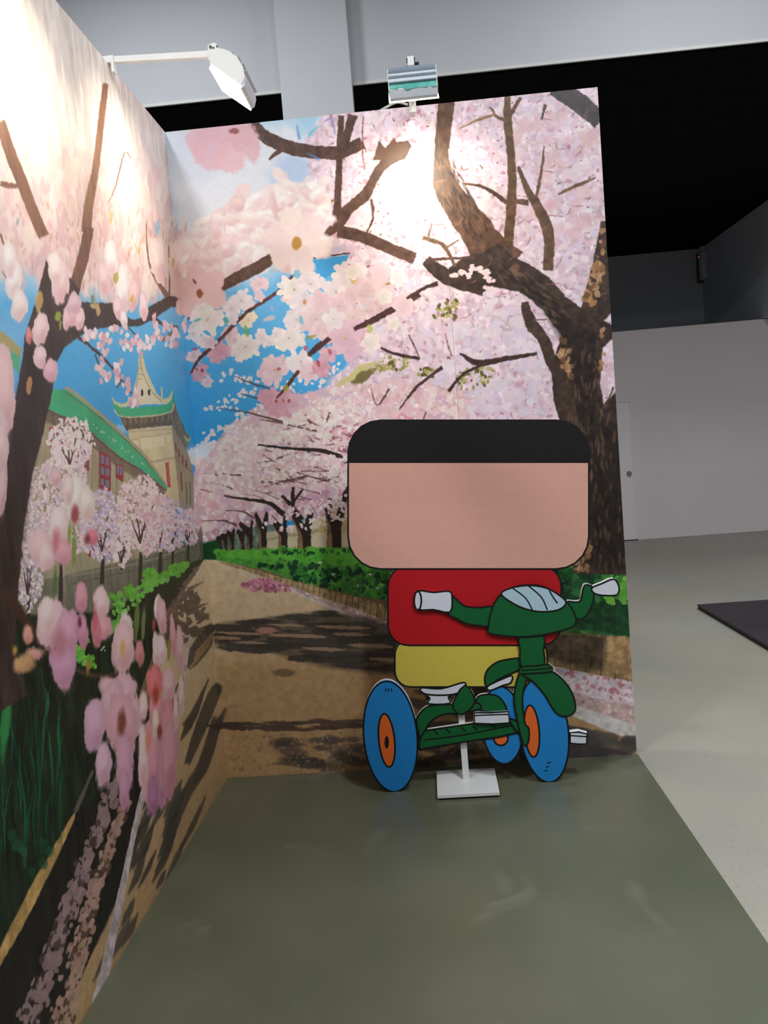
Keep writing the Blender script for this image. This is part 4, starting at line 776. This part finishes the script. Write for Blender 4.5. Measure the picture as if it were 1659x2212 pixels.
def flood(name, base, n, t, label, sticker=False):
    base, n, t = Vector(base), Vector(n), Vector(t); up = Vector((0, 0, 1))
    root = empty(name, base); tag(root, label, 'floodlight', 'arm floodlights on the mural walls')
    def P(d, wv, z): return base + n * d + t * wv + up * z
    def prism(nm, prof, w0, w1, m, parent=root, smooth=False):
        bm = bmesh.new()
        A = [bm.verts.new(P(d, w0, z)) for d, z in prof]; B = [bm.verts.new(P(d, w1, z)) for d, z in prof]
        k = len(prof)
        for i in range(k): bm.faces.new((A[i], A[(i + 1) % k], B[(i + 1) % k], B[i]))
        bm.faces.new(A[::-1]); bm.faces.new(B)
        bmesh.ops.recalc_face_normals(bm, faces=bm.faces[:])
        o = link_mesh(nm, bm, m); return adopt(o, root)
    # clamp on the panel's top edge, arm, knuckle
    clip = prism('wall_clamp', [(-0.10, 0.001), (0.012, 0.001), (0.012, -0.035), (0.022, -0.035), (0.022, 0.028), (-0.10, 0.022)], -0.016, 0.016, m_armw)
    prism('arm', [(0.0221, 0.004), (0.405, -0.016), (0.405, 0.008), (0.0221, 0.026)], -0.009, 0.009, m_armw)
    prism('knuckle', [(0.398, -0.030), (0.440, -0.032), (0.455, -0.015), (0.445, 0.022), (0.425, 0.034), (0.402, 0.026)], -0.0135, 0.0135, m_armw)
    for d, z in ((0.412, 0.018), (0.440, 0.016), (0.414, -0.018), (0.436, -0.012)):
        bm = bmesh.new(); add_cyl(bm, P(d, -0.018, z), P(d, 0.018, z), 0.005, n=10)
        adopt(link_mesh('bolt', bm, m_bolt), root)
    bm = bmesh.new(); add_cyl(bm, P(0.425, 0.0137, 0.0), P(0.425, 0.034, 0.0), 0.008, n=12)
    adopt(link_mesh('clamp_knob', bm, m_bolt), root)
    # housing: flat face towards the wall, bulging back
    back = [(0.545, -0.180), (0.555, -0.150), (0.548, -0.112), (0.528, -0.075), (0.495, -0.048), (0.460, -0.034), (0.425, -0.038)]
    house = prism('housing', [(0.421, -0.098), (0.530, -0.186)] + back, -0.097, 0.097, m_alu)
    for i in range(7):
        f = i / 6; a = np.interp(f * 4.2, range(len(back) - 1), [0] * (len(back) - 1))
        seg = 1.7 + f * 4.0; k = min(int(seg), len(back) - 2); fr = seg - k
        d0 = back[k][0] + (back[k + 1][0] - back[k][0]) * fr; z0 = back[k][1] + (back[k + 1][1] - back[k][1]) * fr
        tx, tz = back[k + 1][0] - back[k][0], back[k + 1][1] - back[k][1]; L = math.hypot(tx, tz); tx, tz = tx / L, tz / L
        nx, nz = -tz, tx
        if nx * 0.5 + nz < 0: nx, nz = -nx, -nz
        prism('fin', [(d0 - nx * .003 - tx * .002, z0 - nz * .003 - tz * .002), (d0 - nx * .003 + tx * .002, z0 - nz * .003 + tz * .002), (d0 + nx * .011 + tx * .0015, z0 + nz * .011 + tz * .0015), (d0 + nx * .011 - tx * .0015, z0 + nz * .011 - tz * .0015)], -0.097, 0.097, m_fin)
    for s in (-1, 1):
        w0, w1 = (0.0975, 0.1005) if s > 0 else (-0.1005, -0.0975)
        prism('end_plate', [(0.424, -0.085), (0.535, -0.175), (0.552, -0.150), (0.548, -0.108), (0.528, -0.070), (0.495, -0.042), (0.455, -0.030), (0.424, -0.036)], w0, w1, m_armw)
    # glowing glass set on the face, wrapping a little past both ends
    prism('lamp_glass', [(0.4185, -0.1015), (0.5275, -0.1895), (0.5310, -0.1852), (0.4220, -0.0972)], -0.102, 0.102, m_glass)
    if sticker:
        a, b2 = back[2], back[1]
        q = lambda f, o: (a[0] + (b2[0] - a[0]) * f + o, a[1] + (b2[1] - a[1]) * f)
        bm = bmesh.new(); random.seed(3); prev = None
        for i in range(15):
            wv = -0.095 + 0.19 * i / 14; lo = 0.95 + random.uniform(-.15, .2); hi = 0.25 + random.uniform(-.05, .2)
            va = bm.verts.new(P(q(lo, .0012)[0], wv, q(lo, 0)[1])); vb = bm.verts.new(P(q(hi, .0012)[0], wv, q(hi, 0)[1]))
            if prev: bm.faces.new((prev[0], va, vb, prev[1]))
            prev = (va, vb)
        adopt(link_mesh('sticker', bm, m_teal), root)['label'] = 'torn teal sticker strip'
    ld = bpy.data.lights.new(name + '_light', 'AREA'); ld.shape = 'RECTANGLE'; ld.size = 0.17; ld.size_y = 0.05
    ld.energy = FLOOD_POWER; ld.color = FLOOD_COL; ld.spread = math.radians(98)
    lo = bpy.data.objects.new('flood_lamp', ld); COL.objects.link(lo)
    nrm = (n * -0.80 + up * -0.60).normalized(); xa = t.normalized(); ya = nrm.cross(xa) * -1
    za = -nrm; ya = za.cross(xa)
    mw = Matrix((xa, ya, za)).transposed().to_4x4(); mw.translation = P(0.473, 0, -0.1455) + (n * -0.63 + up * -0.777) * 0.018
    lo.matrix_world = mw; lo.parent = root; lo.matrix_parent_inverse = Matrix.Translation(root.location).inverted()
    return root
flood('arm_floodlight', (1.192, -0.0015, WALL_H), (0, -1, 0), (1, 0, 0), 'floodlight with ribbed back and torn teal sticker above the back mural', True)
flood('arm_floodlight', (0.0015, -0.70, WALL_H), (1, 0, 0), (0, -1, 0), 'floodlight with lit glass on a long white arm above the left mural')
flood('arm_floodlight', (0.0015, -1.54, WALL_H), (1, 0, 0), (0, -1, 0), 'floodlight on the left mural wall above the bare dark trunk, nearer the open end')
# loose supply cables along the top of the back panel
m_cab = material('pale_cable', (190, 188, 176), 0.5, 0.4, var=0.08, scale=40)
m_cab2 = material('grey_cable', (112, 118, 124), 0.5, 0.4, var=0.08, scale=40)
for pts, m, r in (([(1.17, 0.03, 3.222), (1.12, 0.035, 3.240), (1.07, 0.04, 3.226), (1.02, 0.045, 3.209), (0.94, 0.05, 3.2065), (0.80, 0.055, 3.2065)], m_cab, 0.006),
                  ([(1.165, 0.05, 3.208), (1.10, 0.055, 3.218), (1.04, 0.06, 3.212), (0.98, 0.065, 3.206), (0.88, 0.07, 3.206)], m_cab2, 0.005)):
    bm = bmesh.new(); add_tube(bm, smooth_line(pts, 6), r)
    o = link_mesh('supply_cable', bm, m, smooth=True)
    tag(o, 'pale cable lying over the top of the back mural wall' if m is m_cab else 'grey cable lying along the top of the back mural wall', 'cable', 'cables on the wall top')

# ------------------------------------------------------------------ hall luminaires high above
m_hous = material('luminaire_housing', (90, 90, 92), 0.5, 0.4, var=0.04)
m_lum = material('luminaire_diffuser', (240, 246, 255), 0.4, 0.4, var=0.0, emit=6.0)
LUMS = [(5.1, 2.3, 'added out of view by the white bulkhead to light the far partition'), (-1.0, -3.6, 'over the open end of the left mural'), (2.9, -3.4, 'over the concrete beside the mat'), (3.5, 0.9, 'placed out of view over the black stage to light the bulkhead'), (-0.9, 1.0, 'added out of view over the back of the mural walls to light the bulkhead'), (4.2, -6.0, 'over the bare concrete behind the stage')]  # bulkhead and far partition lamps are unseen additions that brighten those surfaces
for lx, ly, where in LUMS:
    LZ, PW = (4.55, 0.46) if ly > 1.5 else (5.9, 0.46 if ly > 0 else 1.0)
    r = empty('high_bay_lamp', (lx, ly, LZ)); tag(r, 'hanging square panel lamp ' + where, 'ceiling lamp', 'hall lamps')
    adopt(box_obj('housing', (lx - .32, ly - .32, LZ - .06), (lx + .32, ly + .32, LZ + .02), m_hous, bevel=0.01), r)
    adopt(box_obj('diffuser', (lx - .29, ly - .29, LZ - .075), (lx + .29, ly + .29, LZ - .0605), m_lum), r)
    bm = bmesh.new()
    for sx, sy in ((-1, -1), (1, -1), (1, 1), (-1, 1)): add_cyl(bm, (lx + sx * .25, ly + sy * .25, LZ + .02), (lx, ly, LZ + 1.0), 0.004, n=6)
    adopt(link_mesh('suspension_wires', bm, m_hous), r)
    ld = bpy.data.lights.new('hall_light', 'AREA'); ld.size = 0.56; ld.energy = HALL_POWER * PW; ld.color = HALL_COL
    lo = bpy.data.objects.new('lamp_light', ld); COL.objects.link(lo); lo.location = (lx, ly, LZ - .08); adopt(lo, r)

# ------------------------------------------------------------------ cutout board on a pole stand
YB = -0.268                                     # front of the board
cut = empty('cutout_board', (1.2, YB, 0)); tag(cut, 'flat cutout board of a green and blue tricycle under plain colour blocks', 'cutout')
m_wb = material('white_foam_board', (228, 226, 222), 0.6, 0.3, var=0.02)
m_line = material('black_print', (14, 13, 13), 0.45, 0.4, var=0.1)
PRINT = {k: material('print_' + k, c, 0.48, 0.35, var=0.02, scale=30) for k, c in dict(
    green=(10, 92, 44), blue=(30, 128, 196), orange=(226, 104, 40), white=(216, 218, 226), pale=(176, 204, 216), red=(182, 18, 28),
    yellow=(208, 188, 76), tan=(222, 168, 150), black=(24, 22, 22), amber=(226, 166, 56), dark=(10, 60, 30)).items()}
LEVEL = [0]
def Z(pts): return [(700 + x * .42194, 1200 + y * .42194) for x, y in pts]
def ell(cx, cy, rx, ry, ang=0.0, n=28):
    return [(cx + rx * math.cos(t) * math.cos(ang) - ry * math.sin(t) * math.sin(ang), cy + rx * math.cos(t) * math.sin(ang) + ry * math.sin(t) * math.cos(ang)) for t in np.linspace(0, 2 * math.pi, n, endpoint=False)]
def to_board(px):                               # outline in metres: x, z on the board's front plane
    q = on_plane(px, 1, YB); return q[:, [0, 2]]
def offset(Q, dlt):
    n = len(Q); A = 0.5 * np.sum(Q[:, 0] * np.roll(Q[:, 1], -1) - np.roll(Q[:, 0], -1) * Q[:, 1]); sg = 1 if A > 0 else -1
    T = np.roll(Q, -1, 0) - np.roll(Q, 1, 0); T /= np.maximum(np.linalg.norm(T, axis=1), 1e-9)[:, None]
    return Q + np.stack([T[:, 1], -T[:, 0]], -1) * sg * dlt
backs = []
def slab(name, Q, y0, y1, m, parent):
    bm = bmesh.new()
    A = [bm.verts.new((x, y0, z)) for x, z in Q]; B = [bm.verts.new((x, y1, z)) for x, z in Q]; k = len(Q)
    for i in range(k): bm.faces.new((A[i], A[(i + 1) % k], B[(i + 1) % k], B[i]))
    bm.faces.new(A); bm.faces.new(B[::-1]); bmesh.ops.recalc_face_normals(bm, faces=bm.faces[:])
    bmesh.ops.triangulate(bm, faces=[f for f in bm.faces if len(f.verts) > 4])
    o = link_mesh(name, bm, m); adopt(o, cut)
    if parent is not None and parent is not cut:
        o.parent = parent; o.matrix_parent_inverse = Matrix.Identity(4)
    return o
def ribbon(Q, wd, y, closed=True):
    bm = bmesh.new(); n = len(Q); Q = np.asarray(Q)
    if closed: T = np.roll(Q, -1, 0) - np.roll(Q, 1, 0)
    else: T = np.gradient(Q, axis=0)
    T = T / np.maximum(np.linalg.norm(T, axis=1), 1e-9)[:, None]; N = np.stack([-T[:, 1], T[:, 0]], -1) * wd / 2
    A = [bm.verts.new((q[0], y, q[1])) for q in Q + N]; B = [bm.verts.new((q[0], y, q[1])) for q in Q - N]
    for i in range(n if closed else n - 1):
        j = (i + 1) % n; bm.faces.new((A[i], A[j], B[j], B[i]))
    return bm
def piece(name, px, col, parent=None, sm=4, line=0.0082, back=True, label=None):
    S = smooth_line(px, sm, True) if sm else np.array(px, float)
    Q = to_board(S); LEVEL[0] += 1; y = YB - 0.00045 * LEVEL[0]
    if back: backs.append(offset(Q, 0.004))
    o = slab(name, Q, y, YB + 0.002, PRINT[col], parent or cut)
    if label: o['label'] = label
    if line and (parent is None):
        bm = ribbon(Q, line, y - 0.00022); l = link_mesh('outline', bm, m_line); l.parent = o
        l.matrix_parent_inverse = Matrix.Identity(4)
    elif line:
        bm = ribbon(Q, line, y - 0.00022); l = link_mesh('outline', bm, m_line); l.parent = parent
        l.matrix_parent_inverse = Matrix.Identity(4)
    return o
def mark(parent, px, wd=0.0062):
    LEVEL[0] += 1
    Q = to_board(smooth_line(px, 4) if len(px) > 2 else px)
    l = link_mesh('print_line', ribbon(Q, wd, YB - 0.00045 * LEVEL[0], False), m_line); l.parent = parent
    l.matrix_parent_inverse = Matrix.Identity(4)

# plain colour blocks in the rider's place
def rrect(x0, y0, x1, y1, r, k=5):
    out = []
    for cx, cy, a0 in ((x1 - r, y1 - r, 0), (x0 + r, y1 - r, 90), (x0 + r, y0 + r, 180), (x1 - r, y0 + r, 270)):
        for i in range(k + 1):
            a = math.radians(a0 + 90 * i / k); out.append((cx + r * math.cos(a), cy + r * math.sin(a)))
    return out
piece('plain_block', rrect(853, 1380, 1182, 1484, 34), 'yellow', sm=0, label='plain yellow block')
piece('plain_block', rrect(838, 1222, 1212, 1394, 44), 'red', sm=0, label='plain red block')
top = piece('plain_block', rrect(752, 908, 1272, 1229, 70), 'tan', sm=0, label='plain peach panel with a black band')
piece('top_band', [p for p in rrect(752, 908, 1272, 1229, 70) if p[1] < 1000] + [(1272, 1000), (752, 1000)][:2], 'black', top, sm=0, line=0, back=False, label='plain black band')
# tricycle
w3 = piece('wheel', ell(*Z([(912, 868)])[0], 105 * .422, 198 * .422, -.08), 'blue'); piece('hub', ell(*Z([(905, 935)])[0], 36 * .422, 36 * .422), 'orange', w3, back=False)
piece('frame_bar', Z([(828, 600), (880, 548), (960, 528), (1008, 530), (1006, 578), (900, 628), (832, 668)]), 'green')
piece('seat_bracket', Z([(838, 668), (915, 630), (962, 615), (955, 650), (915, 664), (850, 690)]), 'white')
piece('rear_fender', Z([(790, 720), (870, 712), (915, 745), (932, 800), (850, 800), (780, 780)]), 'green')
piece('seat_spring', Z([(528, 708), (648, 706), (636, 724), (642, 756), (535, 758), (542, 730)]), 'white', sm=3)
piece('seat', Z([(497, 676), (600, 680), (718, 648), (708, 690), (640, 712), (520, 708)]), 'white')
piece('rear_arch', Z([(474, 835), (520, 778), (590, 762), (690, 760), (780, 752), (800, 782), (700, 806), (610, 812), (545, 850), (515, 900), (495, 945), (482, 900)]), 'green')
piece('crank', Z([(660, 752), (722, 662), (772, 745), (718, 808), (676, 800)]), 'green', sm=3)
fb = piece('foot_board', Z([(512, 900), (545, 890), (740, 862), (935, 835), (985, 905), (760, 945), (520, 985), (490, 992), (488, 950)]), 'green', sm=2)
mark(fb, Z([(512, 942), (700, 918), (960, 868)]))
for x in (560, 622, 700, 760, 850): mark(fb, Z([(x, 890 - (x - 560) * .1), (x + 26, 915 - (x - 560) * .13)]))
piece('pedal_rod', Z([(945, 842), (972, 838), (1035, 890), (1028, 930), (1010, 925)]), 'green', sm=2)
fw = piece('wheel', ell(*Z([(1124, 890)])[0], 124 * .422, 268 * .422, -.13), 'blue')
piece('hub', ell(*Z([(1062, 895)])[0], 38 * .422, 132 * .422, -.08), 'orange', fw, back=False)
for x, y in ((1125, 1100), (1132, 1080), (1140, 1058)): mark(fw, Z([(x, y), (x + 20, y - 6)]), .004)
piece('fork', Z([(1002, 602), (1040, 602), (1014, 720), (1026, 850), (1046, 880), (1046, 940), (1032, 968), (1014, 950), (990, 850), (972, 740), (982, 650)]), 'green')
piece('fender', Z([(1018, 610), (1080, 596), (1162, 590), (1228, 640), (1272, 712), (1284, 785), (1250, 818), (1200, 812), (1166, 775), (1120, 700), (1060, 636)]), 'green')
piece('steering_column', Z([(1000, 400), (1120, 400), (1122, 480), (1126, 560), (1065, 566), (1005, 562), (1002, 480)]), 'green', sm=2)
cl = piece('collar', Z([(1010, 566), (1080, 562), (1148, 554), (1166, 590), (1085, 598), (998, 602)]), 'green', sm=2); mark(cl, Z([(1008, 584), (1080, 580), (1158, 572)]))
piece('handlebar', Z([(640, 195), (680, 225), (725, 258), (800, 264), (872, 262), (874, 355), (800, 356), (730, 346), (680, 320), (630, 288)]), 'green', sm=3)
piece('handlebar', Z([(1240, 238), (1285, 236), (1312, 225), (1330, 150), (1376, 165), (1372, 240), (1338, 306), (1290, 320)]), 'green', sm=3)
hg = piece('grip', Z([(478, 178), (560, 186), (640, 180), (655, 215), (644, 286), (560, 274), (490, 274), (462, 230)]), 'white', sm=3)
piece('grip_end', ell(*Z([(480, 228)])[0], 18 * .422, 47 * .422), 'white', hg, back=False)
piece('grip', Z([(1366, 165), (1420, 140), (1478, 118), (1504, 150), (1504, 185), (1480, 202), (1392, 196)]), 'white', sm=3)
hd = piece('headlight_housing', Z([(905, 195), (862, 260), (838, 370), (855, 396), (1000, 412), (1150, 396), (1272, 358), (1282, 305), (1234, 228), (1135, 162), (1045, 148), (960, 162)]), 'green')
ln = piece('lens', Z([(905, 192), (960, 162), (1050, 150), (1140, 165), (1208, 205), (1236, 240), (1195, 275), (1110, 284), (1030, 270), (960, 238)]), 'pale', hd, back=False)
for a, b3, c in (((965, 165), (1030, 215), (1065, 278)), ((1045, 152), (1110, 210), (1140, 275)), ((1150, 175), (1170, 210), (1192, 240))): mark(hd, Z([a, b3, c]))
for P in ([(768, 798), (850, 798), (942, 792), (946, 850), (860, 856), (770, 852)], [(1256, 900), (1300, 896), (1342, 906), (1340, 956), (1298, 958), (1256, 952)]):
    pd = piece('pedal', Z(P), 'white', sm=1); mark(pd, Z([(P[0][0] + 2, P[0][1] + 14), (P[2][0], P[2][1] + 14)]))
rw = piece('wheel', ell(*Z([(341, 919)])[0], 136 * .422, 282 * .422, -.09), 'blue')
hb = piece('hub', ell(*Z([(322, 938)])[0], 40 * .422, 136 * .422, -.10), 'orange', rw, back=False)
piece('axle_hole', ell(*Z([(322, 948)])[0], 11 * .422, 32 * .422), 'black', rw, back=False, line=0)
for x in (318, 330, 344): mark(rw, Z([(x, 672), (x + (x - 330) * .3, 690)]), .004)
# white foam core behind all printed pieces
bm = bmesh.new()
for q in backs:
    A = [bm.verts.new((x, YB + 0.0021, z)) for x, z in q]; B = [bm.verts.new((x, YB + 0.012, z)) for x, z in q]; k2 = len(q)
    for i in range(k2): bm.faces.new((A[i], A[(i + 1) % k2], B[(i + 1) % k2], B[i]))
    fa = [bm.faces.new(A), bm.faces.new(B[::-1])]; bmesh.ops.triangulate(bm, faces=fa)
bmesh.ops.recalc_face_normals(bm, faces=bm.faces[:])
adopt(link_mesh('foam_core', bm, m_wb), cut)['label'] = 'white foam board core'
# pole stand
m_std = material('white_steel', (226, 226, 224), 0.35, 0.5, var=0.015)
sd = empty('pole_stand', (1.2, -0.23, 0.006)); tag(sd, 'white metal stand with a square base plate and flat pole behind the tricycle cutout', 'stand')
adopt(box_obj('base_plate', (1.065, -0.415, 0.016), (1.345, -0.135, 0.032), m_std, bevel=0.002), sd)
adopt(box_obj('rubber_pad', (1.075, -0.405, 0.0065), (1.335, -0.145, 0.0155), m_line), sd)
adopt(box_obj('pole', (1.188, YB + 0.0125, 0.0321), (1.218, YB + 0.0285, 1.15), m_std, bevel=0.002), sd)
